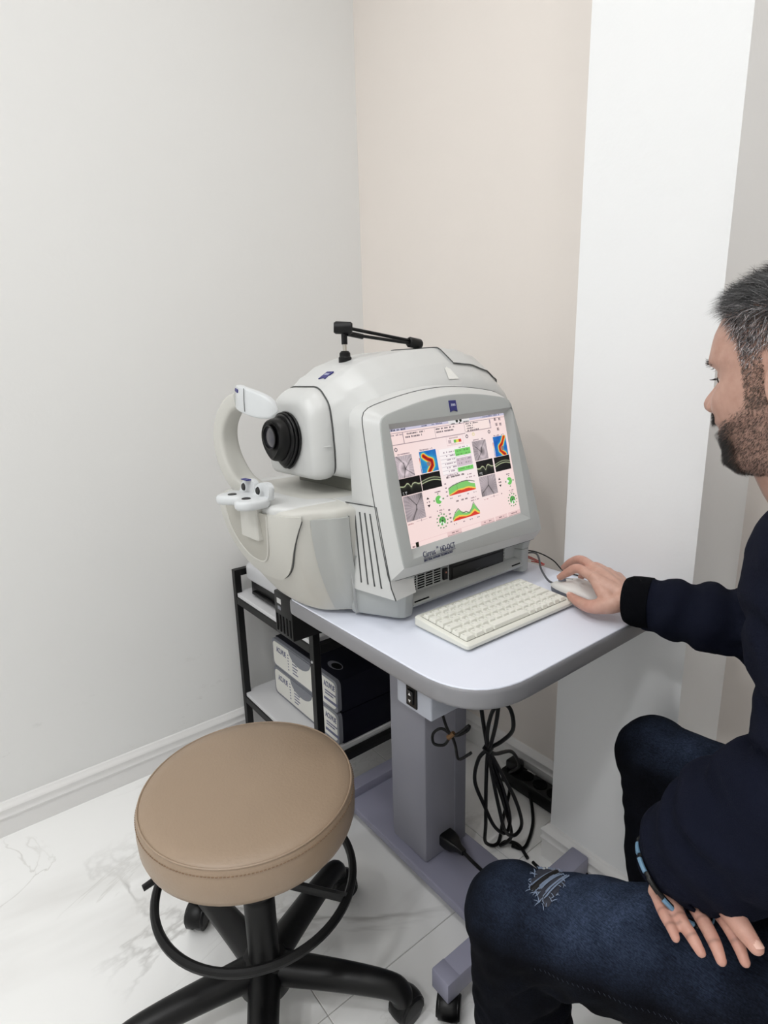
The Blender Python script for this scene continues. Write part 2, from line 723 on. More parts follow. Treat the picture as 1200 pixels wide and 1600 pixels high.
def baseboard(name, p0, p1, nrm, label, e0=0.0, e1=0.0):
    """moulded skirting from p0 to p1, nrm pointing into the room; e0/e1 stretch with the depth for mitres"""
    p0, p1, nrm = V(p0), V(p1), V(nrm)
    t = (p1 - p0).normalized()
    r0 = [p0 + nrm * d + V((0, 0, h)) + t * (-e0 * d) for d, h in BB]
    r1 = [p1 + nrm * d + V((0, 0, h)) + t * (e1 * d) for d, h in BB]
    return struct(name, loft_me([r0, r1]), 'baseboard_white', label, smooth=True)


baseboard('baseboard_left', (0, YB, 0), (0, YN, 0), (1, 0, 0), 'white moulded baseboard along the left wall', -1)
baseboard('baseboard_back', (0, YB, 0), (CX0, YB, 0), (0, -1, 0), 'white moulded baseboard behind the table', -1, -1)
baseboard('baseboard_column', (CX0, CY, 0), (CX1, CY, 0), (0, -1, 0), 'white moulded baseboard across the column', 1, 1)
baseboard('baseboard_column_side', (CX0, YB, 0), (CX0, CY, 0), (-1, 0, 0), 'white moulded baseboard on the inner side of the column', -1, 1)
baseboard('baseboard_column_return', (CX1, CY, 0), (CX1, YB, 0), (1, 0, 0), 'white moulded baseboard on the outer side of the column', 1, -1)
baseboard('baseboard_right', (CX1, YB, 0), (XR, YB, 0), (0, -1, 0), 'white moulded baseboard right of the column', -1, 0)

# ceiling lamps (the room's own; the rearmost pair is added as fill)
for (x, y, _k), where in zip(LIGHT_SPOTS, ('above the scanner', 'above the seated man', 'behind the stool by the left wall', 'just behind the viewer', 'added as unseen fill in the far front corner by the left wall', 'added as unseen fill in the far front corner by the right wall')):
    t = thing('ceiling_light', 'round white recessed ceiling downlight ' + where, 'ceiling light', (x, y, CEIL - 0.012), 'recessed ceiling downlights')
    put('ring', tube_me([(x + 0.115 * math.cos(a), y + 0.115 * math.sin(a), CEIL - 0.004) for a in np.linspace(0, 2 * math.pi, 48, endpoint=False)], 0.006, 8, closed=True, ry=0.0105), 'lamp_ring', t)
    put('diffuser', lathe_me([(0.0, 0.004), (0.105, 0.004), (0.105, 0.010), (0.0, 0.010)], 48, (x, y, CEIL - 0.012)), 'lamp_glow', t)

# ------------------------------------------------------------------ lift table
TZ = 0.73
tb = thing('lift_table', 'grey motorised lift table with pale laminate top on a square post', 'table', (0.765, -0.48, 0))
TX0, TX1, TY0, TY1 = 0.685, 1.181, -0.768, -0.256
tpoly = round_poly([(TX0, TY0), (TX1, TY0), (TX1, TY1), (TX0, TY1)], [0.02, 0.115, 0.06, 0.03], 10)
inner = round_poly([(TX0 + .003, TY0 + .003), (TX1 - .003, TY0 + .003), (TX1 - .003, TY1 - .003), (TX0 + .003, TY1 - .003)], [0.018, 0.112, 0.057, 0.028], 10)
put('edge_band', prism_me(tpoly, TZ - 0.033, TZ - 0.0008, 0.007, 3), 'table_edge_grey', tb)
put('table_top', prism_me(inner, TZ - 0.004, TZ, 0.0008, 1), 'table_laminate', tb)
# control box with switch
cbp = round_poly([(0.995, -0.752), (1.078, -0.752), (1.078, -0.60), (0.995, -0.60)], [0.012, 0.004, 0.004, 0.004], 4)
cb = put('control_box', prism_me(cbp, 0.648, TZ - 0.033, 0.002, 1), 'box_grey', tb)
sw = put('switch_plate', box_me((1.0245, -0.7545, 0.655), (1.0485, -0.751, 0.690), 0.001, 1), 'black_plastic', cb)
put('rocker', box_me((1.030, -0.7575, 0.661), (1.043, -0.7540, 0.684), 0.0015, 2), 'black_rubber', cb)
ar = MB()
for s, zc in ((1, 0.678), (-1, 0.667)):
    ar.add(([V((1.0335, -0.7578, zc - 0.002 * s)), V((1.0395, -0.7578, zc - 0.002 * s)), V((1.0365, -0.7578, zc + 0.003 * s))], [(0, 1, 2)]))
put('arrow_marks', ar.me(), 'label_silver', cb, smooth=False)
# post: outer sleeve and inner column
PX0, PX1, PY0, PY1 = 0.705, 0.823, -0.535, -0.418
ps = put('post', box_me((PX0, PY0, 0.062), (PX1, PY1, TZ - 0.033), 0.005, 2), 'post_grey', tb)
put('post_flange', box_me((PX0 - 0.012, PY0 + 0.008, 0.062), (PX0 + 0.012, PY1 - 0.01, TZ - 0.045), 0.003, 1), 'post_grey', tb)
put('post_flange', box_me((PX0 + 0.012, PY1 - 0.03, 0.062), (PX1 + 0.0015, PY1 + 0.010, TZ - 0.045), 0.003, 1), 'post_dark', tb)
for (sx, sy, sz, nx) in ((PX0 + .02, PY0, .60, 0), (PX0 + .022, PY0, .515, 0), (PX0 + .078, PY0, .50, 0), (PX1, PY0 + .03, .50, 1), (PX1, PY0 + .095, .54, 1)):
    ax = (1, 0, 0) if nx else (0, -1, 0)
    put('screw', lathe_me([(0.0, 0.0022), (0.0022, 0.0022), (0.0024, 0.0012), (0.0036, 0.0016), (0.0046, 0.0008), (0.0046, -0.001), (0, -0.001)], 14, (sx, sy, sz), ax), 'label_silver', tb)
# base plate and cross feet
bp = round_poly([(0.53, -0.558), (1.045, -0.558), (1.045, -0.398), (0.53, -0.398)], 0.006, 3)
put('base_plate', prism_me(bp, 0.040, 0.061, 0.004, 2), 'base_lilac', tb)
put('cross_foot', box_me((0.508, -0.70, 0.048), (0.548, -0.24, 0.086), 0.004, 2), 'base_lilac', tb)
cf = put('cross_foot', box_me((1.022, -0.702, 0.052), (1.064, -0.268, 0.094), 0.004, 2), 'base_lilac', tb)
put('end_cap', box_me((1.0215, -0.7035, 0.0515), (1.0645, -0.672, 0.0945), 0.003, 2), 'base_lilac', cf)


def caster(parent, x, y, ang, top, r=0.026):
    """twin wheel caster: hood, two wheels, axle stem"""
    ca, sa = math.cos(ang), math.sin(ang)
    c = V((x + 0.014 * ca, y + 0.014 * sa, r + 0.0005))
    side = V((-sa, ca, 0))
    hood = []
    for k in range(-3, 4):
        w = k / 3 * 0.0215
        rr = (r + 0.003) * (1 - 0.22 * abs(k / 3) ** 3)
        hood.append((rr, w))
    prof = [(r * 0.55, -0.022)] + [(a, b) for a, b in hood] + [(r * 0.55, 0.022)]
    v, f = lathe_data(prof, 24, c, side)
    v2 = []
    for q in v:
        q = V(q)
        d = q - c
        along = d.x * ca + d.y * sa
        # open underside: lift hood's lower half to the axle height
        if d.z < -0.004:
            q.z = c.z - 0.004
        v2.append(q)
    o = put('caster', pydata(v2, f), 'black_plastic', parent)
    for s in (-1, 1):
        put('wheel', lathe_me([(0, -0.0075), (r * 0.6, -0.0075), (r, -0.006), (r, 0.006), (r * 0.6, 0.0075), (0, 0.0075)], 28, c + side * (s * 0.0115), side), 'black_rubber', o)
    put('stem', lathe_me([(0.008, 0), (0.008, max(0.004, top - c.z))], 14, (x, y, c.z)), 'black_metal', o)
    return o


for x in (0.528, 1.043):
    for y, a in ((-0.678, -0.9), (-0.285, 0.6)):
        caster(tb, x, y, a, 0.058 if x > 1 else 0.05, 0.023)

# ------------------------------------------------------------------ stool
def stool(label, cx, cy, seat_z, spin, ring_spin, mat_seat='leather_tan'):
    t = thing('swivel_stool', label, 'stool', (cx, cy, 0), 'round tan swivel stools')
    R = 0.178
    prof = [(0, -0.012), (0.12, -0.012), (R - 0.012, -0.010), (R - 0.003, -0.004), (R, 0.006), (R + 0.001, 0.03), (R - 0.001, 0.052), (R - 0.004, 0.0575), (R - 0.010, 0.0618), (R - 0.03, 0.0650), (R - 0.07, 0.0672), (0.05, 0.068), (0, 0.068)]
    z0 = seat_z - 0.068
    s = put('seat', lathe_me(prof, 72, (cx, cy, z0)), mat_seat, t, angle=60)
    rr = R - 0.0042
    put('piping', tube_me([(cx + rr * math.cos(a), cy + rr * math.sin(a), z0 + 0.0585) for a in np.linspace(0, 2 * math.pi, 96, endpoint=False)], 0.0016, 6, closed=True), mat_seat, s)
    st = MB()
    for k in range(200):
        a = 2 * math.pi * k / 200
        rr2 = R + 0.0004
        M = Matrix.Translation((cx, cy, 0)) @ Matrix.Rotation(a, 4, 'Z')
        st.box((rr2 - 0.0016, -0.0018, z0 + 0.0483), (rr2 + 0.0002, 0.0018, z0 + 0.0493), M)
    put('stitching', st.me(), 'leather_thread', s, smooth=False)
    put('seat_pan', lathe_me([(0, -0.03), (0.06, -0.03), (0.10, -0.014), (0.15, -0.0115), (0, -0.0115)], 40, (cx, cy, z0)), 'black_metal', t)
    # lever
    la = ring_spin + 4.13
    d = V((math.cos(la), math.sin(la), 0))
    c = V((cx, cy, z0 - 0.022))
    put('height_lever', tube_me([c + d * 0.04, c + d * 0.15, c + d * 0.168 + V((0, 0, -0.004)), c + d * 0.184 + V((0, 0, -0.006))], [0.004, 0.004, 0.0055, 0.005], 10), 'black_plastic', t)
    # gas column with shroud
    put('gas_column', lathe_me([(0.0, 0.0), (0.030, 0.0), (0.030, 0.02), (0.0275, 0.03), (0.0275, 0.16), (0.025, 0.165), (0.0175, 0.17), (0.0175, z0 - 0.03 - 0.09), (0, z0 - 0.03 - 0.09)], 32, (cx, cy, 0.09)), 'black_plastic', t)
    # foot ring with clamp and bracket
    rz = 0.291
    rt = put('foot_ring', tube_me([(cx + 0.169 * math.cos(a), cy + 0.169 * math.sin(a), rz) for a in np.linspace(0, 2 * math.pi, 80, endpoint=False)], 0.0075, 10, closed=True), 'black_metal', t)
    put('ring_clamp', lathe_me([(0.029, -0.022), (0.037, -0.02), (0.039, 0.0), (0.037, 0.02), (0.029, 0.022)], 28, (cx, cy, rz)), 'black_plastic', t)
    for k in range(2):
        a = ring_spin + (0.0 if k == 0 else math.pi)
        d = V((math.cos(a), math.sin(a), 0))
        c = V((cx, cy, rz))
        put('ring_bracket', tube_me([c + d * 0.03, c + d * 0.169], 0.011, 8, ry=0.005), 'black_metal', t)
    # five-star base
    hub = put('base_hub', lathe_me([(0, 0.05), (0.044, 0.052), (0.05, 0.062), (0.048, 0.09), (0.038, 0.115), (0.03, 0.12), (0, 0.12)], 32, (cx, cy, 0.0)), 'black_plastic', t)
    for k in range(5):
        a = spin + 2 * math.pi * k / 5
        d = V((math.cos(a), math.sin(a), 0))
        path = spline([V((cx, cy, 0.092)) + d * 0.025, V((cx, cy, 0.092)) + d * 0.09, V((cx, cy, 0.090)) + d * 0.17, V((cx, cy, 0.084)) + d * 0.232, V((cx, cy, 0.072)) + d * 0.251, V((cx, cy, 0.056)) + d * 0.254], 5)
        n = len(path)
        wid = [0.030 - 0.009 * min(1, i / (n * 0.6)) for i in range(n)]
        hei = [0.026 - 0.006 * min(1, i / (n * 0.6)) for i in range(n)]
        hei[-1] = 0.017
        wid[-1] = 0.017
        put('leg', tube_me(path, hei, 14, ry=wid), 'black_plastic', t)
        caster(t, cx + d.x * 0.251, cy + d.y * 0.251, a + (0.9, -0.7, 2.2, 0.6, -1.4)[k], 0.06, 0.0285)
    return t


stool('round tan leather swivel stool standing empty before the chin rest', 0.8215, -0.9350, 0.492, math.radians(43), 0.62)

# ------------------------------------------------------------------ rack
rk = thing('metal_rack', 'black metal rack with white shelves between the left wall and the table', 'rack', (0.29, -0.36, 0))
RX0, RX1, RY0, RY1 = 0.045, 0.506, -0.612, -0.10
for x in (RX0, RX1 - 0.02):
    for y in (RY0, RY1 - 0.02):
        put('post', box_me((x, y, 0), (x + 0.02, y + 0.02, 0.585 if x < 0.3 else 0.56), 0.001, 1), 'black_metal', rk)
for zz in (0.155, 0.49):
    for y in (RY0, RY1 - 0.02):
        put('rail', box_me((RX0 + 0.02, y + 0.0005, zz - 0.012), (RX1 - 0.02, y + 0.0195, zz + 0.010), 0.001, 1), 'black_metal', rk)
    for x in (RX0, RX1 - 0.02):
        put('rail', box_me((x + 0.0005, RY0 + 0.02, zz - 0.012), (x + 0.0195, RY1 - 0.02, zz + 0.010), 0.001, 1), 'black_metal', rk)
    put('shelf', box_me((RX0 + 0.003, RY0 + 0.004, zz + 0.010), (RX1 - 0.022, RY1 - 0.004, zz + 0.022), 0.001, 1), 'shelf_white', rk)
for y in (RY0, RY1 - 0.02):
    pass
put('top_rail', box_me((RX0, RY0 + 0.02, 0.565), (RX0 + 0.02, RY1 - 0.02, 0.585), 0.001, 1), 'black_metal', rk)
put('top_rail', box_me((RX0 + 0.02, RY1 - 0.02, 0.565), (RX1 - 0.02, RY1, 0.585), 0.001, 1), 'black_metal', rk)
put('bolt', lathe_me([(0, 0.002), (0.003, 0.002), (0.004, 0), (0, 0)], 12, (RX1 - 0.010, RY0, 0.46), (0, -1, 0)), 'label_silver', rk)

# ------------------------------------------------------------------ printer on the rack
pr = thing('desktop_printer', 'grey and black desktop printer on the top shelf of the rack', 'printer', (0.28, -0.40, 0.512))
pp = round_poly([(0.078, -0.585), (0.48, -0.585), (0.48, -0.20), (0.078, -0.20)], 0.02, 5)
put('lower_tray', prism_me(round_poly([(0.088, -0.575), (0.47, -0.575), (0.47, -0.21), (0.088, -0.21)], 0.015, 4), 0.512, 0.556, 0.003, 2), 'black_plastic', pr)
put('tray_lip', box_me((0.12, -0.586, 0.520), (0.44, -0.574, 0.530), 0.002, 1), 'black_rubber', pr)
put('upper_body', prism_me(pp, 0.556, 0.608, 0.012, 3), 'printer_grey', pr)
put('lid', prism_me(round_poly([(0.09, -0.57), (0.47, -0.57), (0.47, -0.22), (0.09, -0.22)], 0.02, 5), 0.608, 0.614, 0.002, 2), 'shelf_white', pr)

# ------------------------------------------------------------------ power box under the table end
pb = thing('power_box', 'black slotted power box hanging under the table end below the chin rest', 'power box', (0.585, -0.64, 0.595))
put('body', box_me((0.537, -0.722, 0.592), (0.614, -0.50, TZ - 0.038), 0.004, 2), 'black_plastic', pb)
put('bracket', box_me((0.56, -0.70, TZ - 0.0385), (0.76, -0.52, TZ - 0.0335), 0.001, 1), 'black_metal', pb)
for k in range(5):
    x = 0.545 + k * 0.0145
    put('slot', box_me((x, -0.7232, 0.600), (x + 0.0055, -0.7205, 0.640), 0.0005, 1), 'black_matte', pb)
put('rating_label', box_me((0.552, -0.7228, 0.666), (0.570, -0.7215, 0.678), 0.0002, 1), 'label_silver', pb)
put('rating_label', box_me((0.554, -0.7228, 0.652), (0.568, -0.7215, 0.660), 0.0002, 1), 'carton_grey', pb)

# ------------------------------------------------------------------ lens cartons on the rack
BXL, BXR, BYF, BYK = 0.118, 0.480, -0.533, -0.165
carton_h = 0.094
for k, lab in ((0, 'white and navy contact lens carton lying at the bottom of the stack'), (1, 'white and navy contact lens carton on top of the stack')):
    z0 = 0.1775 + k * (carton_h + 0.001)
    c = thing('lens_carton', lab, 'box', ((BXL + BXR) / 2, (BYF + BYK) / 2, z0), 'contact lens cartons on the rack')
    put('body', box_me((BXL, BYF + 0.012, z0), (BXR, BYK, z0 + carton_h), 0.004, 2), 'carton_navy', c)

    def facepoly(m, r):
        return round_poly([(BXL + m, z0 + m), (BXR - m, z0 + m), (BXR - m, z0 + carton_h - m), (BXL + m, z0 + carton_h - m)], r, 5)
    for nm, m, y0, y1, mm in (('front_frame', 0.0005, BYF, BYF + 0.012, 'carton_grey'), ('front_panel', 0.008, BYF - 0.0012, BYF + 0.004, 'carton_white')):
        P = facepoly(m, 0.016)
        fr = put(nm, loft_me([[(x, y0, z) for x, z in P], [(x, y1, z) for x, z in P]]), mm, c)
    # thumb notch
    xm = BXL + 0.168
    nt_ = [(xm + 0.062 * math.cos(a), z0 + carton_h - 0.004 + 0.036 * math.sin(a)) for a in np.linspace(math.pi, 2 * math.pi, 17)]
    put('thumb_notch', loft_me([[(x, BYF - 0.0022, z) for x, z in nt_], [(x, BYF + 0.002, z) for x, z in nt_]]), 'carton_grey', c)
    for x, sz in ((BXL + 0.030, 0.024), (BXL + 0.298, 0.022)):
        put('lettering', text_me('ACUVUE', sz, frame((x, BYF - 0.0014, z0 + 0.056 if x < BXL + .1 else z0 + 0.062), (1, 0, 0), (0, 0, 1)), 0.0003, sx=0.62, bold=0.0006), 'carton_print', c, smooth=False)
    fine = MB()
    rr = random.Random(5 + k)
    for col_, xx in ((0, BXL + 0.098), (1, BXL + 0.125)):
        for j in range(6):
            zz = z0 + 0.068 - j * 0.0095
            w = (0.006, 0.03)[col_] * rr.uniform(0.7, 1.1)
            fine.box((xx, BYF - 0.0016, zz), (xx + w, BYF - 0.001, zz + 0.0035))
    for j, w in ((0, 0.052), (1, 0.04)):
        fine.box((BXL + 0.302, BYF - 0.0016, z0 + 0.047 - j * 0.008), (BXL + 0.302 + w, BYF - 0.001, z0 + 0.051 - j * 0.008))
    fine.box((BXL + 0.296, BYF - 0.0016, z0 + 0.020), (BXL + 0.362, BYF - 0.001, z0 + 0.028))
    put('fine_print', fine.me(), 'carton_print', c, smooth=False)['kind'] = 'stuff'
    if k == 1:
        ov = [(0.40 + 0.030 * math.cos(a), -0.485 + 0.016 * math.sin(a)) for a in np.linspace(0, 2 * math.pi, 28, endpoint=False)]
        s = put('oval_sticker', prism_me(ov, z0 + carton_h - 0.0005, z0 + carton_h + 0.0007), 'carton_grey', c)
        ov2 = [(0.407 + 0.020 * math.cos(a), -0.485 + 0.012 * math.sin(a)) for a in np.linspace(0, 2 * math.pi, 28, endpoint=False)]
        put('sticker_window', prism_me(ov2, z0 + carton_h, z0 + carton_h + 0.0010), 'black_matte', c)
# ------------------------------------------------------------------ eye scanner
XC = 0.695
dv = thing('eye_scanner', 'large white eye scanning instrument with a lit screen on the lift table', 'medical scanner', (0.74, -0.50, TZ))


def sample(keys, t):
    """piecewise linear/smooth interpolation: keys = [(t, v...)]"""
    if t <= keys[0][0]:
        return np.array(keys[0][1:], float)
    for a, b in zip(keys, keys[1:]):
        if t <= b[0]:
            k = (t - a[0]) / (b[0] - a[0])
            k = k * k * (3 - 2 * k) * 0.5 + k * 0.5
            return np.array(a[1:], float) * (1 - k) + np.array(b[1:], float) * k
    return np.array(keys[-1][1:], float)


# --- chin base: bowl shaped lower front. plan outline scaled with height
PLAN_TOP = [(-0.166, 0.26), (-0.166, 0.10), (-0.160, 0.055), (-0.142, 0.022), (-0.110, 0.004), (-0.06, -0.004), (0.0, -0.006), (0.06, -0.004), (0.104, 0.004), (0.128, 0.018), (0.150, 0.055), (0.168, 0.10), (0.176, 0.26)]
PLAN_BOT = [(-0.085, 0.26), (-0.085, 0.13), (-0.084, 0.105), (-0.078, 0.088), (-0.06, 0.076), (-0.03, 0.070), (0.01, 0.067), (0.05, 0.068), (0.084, 0.074), (0.106, 0.084), (0.128, 0.11), (0.146, 0.14), (0.16, 0.26)]
NA = 60
pt_s = spline(PLAN_TOP, 8)
pb_s = spline(PLAN_BOT, 8)
Y0 = -0.832


def base_pt(i, t, off=0.0):
    """surface point of the bowl: i index along the outline (float), t height 0..1"""
    k = min(max(i, 0), len(pt_s) - 1.001)
    a = int(k)
    w = k - a
    T = pt_s[a] * (1 - w) + pt_s[a + 1] * w
    B = pb_s[a] * (1 - w) + pb_s[a + 1] * w
    e = 1 - (1 - min(t, 1)) ** 1.9
    q = B * (1 - e) + T * e
    z = 0.738 + t * 0.188
    return np.array([XC + q[0], Y0 + q[1], z])


def base_off(i, t, off):
    p = base_pt(i, t)
    du = base_pt(i + 0.3, t) - base_pt(i - 0.3, t)
    dt = base_pt(i, min(t + 0.02, 1)) - base_pt(i, max(t - 0.02, 0))
    n = np.cross(du, dt)
    n /= np.linalg.norm(n) + 1e-12
    return p + n * off


NI = len(pt_s)
rings = []
for t in np.linspace(0, 1, 22):
    rings.append([base_pt(i, t) for i in range(NI)])
# rounded rim and sloping deck
for sc, dz in ((0.985, 0.005), (0.955, 0.008), (0.90, 0.010), (0.6, 0.013), (0.2, 0.014)):
    r = []
    for i in range(NI):
        p = base_pt(i, 1.0)
        cx, cy = XC, Y0 + 0.20
        r.append(np.array([cx + (p[0] - cx) * sc, cy + (p[1] - cy) * sc, p[2] + dz]))
    rings.append(r)
bs = put('chin_base', loft_me(rings), 'shell_beige', dv, angle=50)


def patch(i0, i1, lowf, hight, off, thick, nu, nv, inset=0.0):
    """raised panel following the bowl: lowf(u) gives the lower border height"""
    grid = []
    for a in range(nu + 1):
        u = a / nu
        i = i0 + (i1 - i0) * u
        row = []
        lo, hi = lowf(u), hight(u)
        for b in range(nv + 1):
            t = lo + (hi - lo) * b / nv
            row.append((i, t))
        grid.append(row)
    v, f = [], []
    for lay in (off, off - thick):
        for row in grid:
            for i, t in row:
                v.append(base_off(i, t, lay))
    n = (nu + 1) * (nv + 1)
    idx = lambda a, b, l: l * n + a * (nv + 1) + b
    for a in range(nu):
        for b in range(nv):
            f.append((idx(a, b, 0), idx(a + 1, b, 0), idx(a + 1, b + 1, 0), idx(a, b + 1, 0)))
            f.append((idx(a, b, 1), idx(a, b + 1, 1), idx(a + 1, b + 1, 1), idx(a + 1, b, 1)))
    for a in range(nu):
        f.append((idx(a, 0, 0), idx(a, 0, 1), idx(a + 1, 0, 1), idx(a + 1, 0, 0)))
        f.append((idx(a, nv, 0), idx(a + 1, nv, 0), idx(a + 1, nv, 1), idx(a, nv, 1)))
    for b in range(nv):
        f.append((idx(0, b, 0), idx(0, b + 1, 0), idx(0, b + 1, 1), idx(0, b, 1)))
        f.append((idx(nu, b, 0), idx(nu, b, 1), idx(nu, b + 1, 1), idx(nu, b + 1, 0)))
    return pydata(v, f)


def shield_low(u):
    s = abs(u * 2 - 1)
    return 0.30 + 0.66 * s ** 2.6


put('chin_cover', patch(22, 74, shield_low, lambda u: 1.0, 0.006, 0.010, 40, 24), 'shell_beige', bs, angle=40)
put('side_panel', patch(76.5, 87.5, lambda u: 0.04 + 0.0 * u, lambda u: 0.965, 0.0045, 0.008, 14, 20), 'shell_grey', bs, angle=40)
# deck of the chin cover with the column recess behind the chin rest
cz = base_pt(48, 1.0)[2]
dk = []
deck_poly = round_poly([(XC - 0.135, -0.72), (XC - 0.118, -0.815), (XC - 0.085, -0.835), (XC + 0.085, -0.837), (XC + 0.114, -0.815), (XC + 0.128, -0.72)], [0.01, 0.03, 0.03, 0.03, 0.03, 0.01], 5)
put('cover_deck', prism_me(deck_poly, cz - 0.012, cz + 0.0125, 0.008, 3), 'shell_white', bs)
sd_ = []
for a in range(41):
    u = a / 40
    sd_.append(base_off(22 + 52 * u, shield_low(u) - 0.004, 0.0012))
put('cover_seam', tube_me(sd_, 0.0014, 6), 'seam_dark', bs)
pn_ = [base_off(76.4, t, 0.0008) for t in np.linspace(0.02, 0.97, 24)]
put('panel_seam', tube_me([base_off(87.6, t, 0.0010) for t in np.linspace(0.02, 0.97, 24)], 0.0010, 6), 'seam_dark', bs)


def recess_low(u):
    return 0.985 - 0.50 * max(0.0, 1 - abs(u * 2 - 1) ** 2.6) ** 0.6


put('recess_shade_patch', patch(38.5, 59.0, recess_low, lambda u: 1.0, 0.0068, 0.003, 24, 12), 'recess_shade_beige', bs, angle=40)  # raised patch, its darker colour stands in for the recess's shade
put('recess_rim', tube_me([base_off(38.5 + 20.5 * a / 30, recess_low(a / 30), 0.0062) for a in range(31)], 0.0022, 8), 'shell_beige', bs)
CH = V((0.722, -0.848, 0.947))
put('chin_post', prism_me(round_poly([(CH.x - 0.030, CH.y + 0.0), (CH.x + 0.032, CH.y + 0.0), (CH.x + 0.030, CH.y + 0.04), (CH.x - 0.028, CH.y + 0.04)], 0.006, 3), 0.876, 0.938, 0.002, 1), 'shell_beige', dv)
# chin rest: two cups side by side with a raised back
cr_poly = [(-0.070, -0.006), (-0.066, -0.024), (-0.048, -0.036), (-0.026, -0.032), (-0.004, -0.019), (0.004, -0.019), (0.026, -0.032), (0.048, -0.036), (0.066, -0.024), (0.070, -0.004), (0.064, 0.016), (0.04, 0.026), (0.0, 0.028), (-0.04, 0.026), (-0.064, 0.016)]
crp = [(p[0] * 0.80, p[1]) for p in spline(cr_poly, 4, closed=True)]
cr = put('chin_rest', prism_me([(CH.x + x, CH.y + y) for x, y in crp], 0.936, 0.952, 0.006, 3), 'chin_grey', dv, angle=50)
bk = MB()
for sg in (-1, 1):
    path = [V((CH.x + sg * 0.0255 + 0.0255 * math.cos(a), CH.y + 0.018 + 0.006 * math.sin(a), 0)) for a in np.linspace(math.pi, 0, 9)]
    rb0 = [(p.x, p.y - 0.006, 0.948) for p in path]
    r1 = [(p.x, p.y - 0.002, 0.952 + 0.022 * math.sin(a) ** 0.6) for p, a in zip(path, np.linspace(0.02, math.pi - 0.02, 9))]
    r2 = [(x, y + 0.010, z) for x, y, z in r1]
    r3 = [(x, y + 0.012, z) for x, y, z in rb0]
    bk.add(loft_data([[q[k] for q in (rb0, r1, r2, r3)] for k in range(9)]))
put('chin_back', bk.me(), 'chin_grey', cr, angle=60)
for sx in (-0.0255, 0.0255):
    put('cup_hole', lathe_me([(0, 0.0012), (0.0068, 0.0012), (0.008, 0.0), (0.0, -0.001)], 20, (CH.x + sx, CH.y - 0.012, 0.952)), 'black_rubber', cr)
    put('back_hole', lathe_me([(0, 0.0018), (0.0058, 0.0018), (0.0068, 0.0), (0.0, -0.001)], 20, (CH.x + sx, CH.y + 0.0105, 0.962), (0, -1, 0.05)), 'black_rubber', cr)
put('blue_mark', box_me((CH.x - 0.038, CH.y + 0.0125, 0.9728), (CH.x - 0.017, CH.y + 0.022, 0.9748), 0.0005, 1), 'logo_blue', cr)

# --- forehead arm and rest
arm_c = spline([(0.640, -0.800, 1.108), (0.610, -0.800, 1.098), (0.580, -0.802, 1.070), (0.567, -0.802, 1.035), (0.573, -0.800, 0.998), (0.592, -0.792, 0.960), (0.616, -0.776, 0.930), (0.64, -0.762, 0.91)], 6)
n = len(arm_c)
aw = [0.014 + 0.005 * math.sin(math.pi * min(1, i / (n * 0.9))) + (0.016 * max(0, (i - n * 0.72) / (n * 0.28))) for i in range(n)]
rings = []
for i, p in enumerate(arm_c):
    t = np.array(arm_c[min(i + 1, n - 1)]) - np.array(arm_c[max(i - 1, 0)])
    t /= np.linalg.norm(t)
    w = np.cross(t, [0, 1, 0])
    w /= np.linalg.norm(w)
    dpt = 0.014 + 0.012 * i / n
    sec = round_poly([(-aw[i], -dpt), (aw[i], -dpt), (aw[i], dpt), (-aw[i], dpt)], min(0.009, dpt * 0.6), 4)
    rings.append([np.array(p) + w * a + np.array([0, 1, 0]) * b for a, b in sec])
put('forehead_arm', loft_me(rings), 'shell_beige', dv, angle=50)
fr_r = []
for k in range(17):
    u = k / 16 * 2 - 1
    cx_ = 0.684 + 0.068 * u
    yy = -0.812 + 0.020 * u * u
    zc = 1.108 - 0.012 * u - 0.004 * u * u
    hh = 0.0205 * (1 - abs(u) ** 4) ** 0.5 + 0.0015
    th = 0.0062 * (1 - abs(u) ** 8) ** 0.5 + 0.001
    sec = round_poly([(-hh, -th), (hh, -th), (hh, th), (-hh, th)], min(0.0045, th * 0.7), 4)
    fr_r.append([(cx_, yy + b + 0.10 * a, zc + a) for a, b in sec])
fr = put('forehead_rest', loft_me(fr_r), 'chin_grey', dv, angle=60)
put('blue_mark', box_me((-0.0115, -0.0032, -0.0010), (0.0115, 0.0032, 0.0012), 0.0009, 1, frame((0.652, -0.8134, 1.1250), (1, -0.30, -0.12), (0.03, 0.12, 1))), 'logo_blue', fr)
put('pad_seam', tube_me([(0.684 + 0.006, -0.8190, 1.129), (0.684 + 0.006, -0.8205, 1.108), (0.684 + 0.008, -0.8215, 1.090)], 0.0006, 6), 'seam_dark', fr)

# --- lower body behind the bowl
def plan_ring(poly, rad, z):
    return [(x, y, z) for x, y in round_poly(poly, rad, 6)]


LB = []
for z, s, fl_ in ((TZ + 0.006, 0.0, 0.010), (TZ + 0.012, 0.0, 0.0), (0.79, 0.25, 0.0), (0.86, 0.62, 0.0), (0.915, 0.92, 0.0), (0.928, 1.0, 0.0), (0.932, 1.0, 0.008)):
    a = [(0.52, -0.70), (0.60, -0.70), (0.76, -0.72), (0.836, -0.705), (0.900, -0.680), (0.905, -0.285), (0.50, -0.27)]
    b = [(0.49, -0.70), (0.56, -0.735), (0.78, -0.735), (0.840, -0.715), (0.900, -0.695), (0.900, -0.285), (0.49, -0.27)]
    P = [(ax * (1 - s) + bx * s, ay * (1 - s) + by * s) for (ax, ay), (bx, by) in zip(a, b)]
    cx_, cy_ = 0.70, -0.48
    P = [(cx_ + (x - cx_) * (1 - fl_ * 3), cy_ + (y - cy_) * (1 - fl_ * 3)) for x, y in P]
    LB.append(plan_ring(P, [0.03, 0.06, 0.10, 0.03, 0.02, 0.03, 0.03], z))
put('lower_body', loft_me(LB), 'shell_white', dv, angle=50)
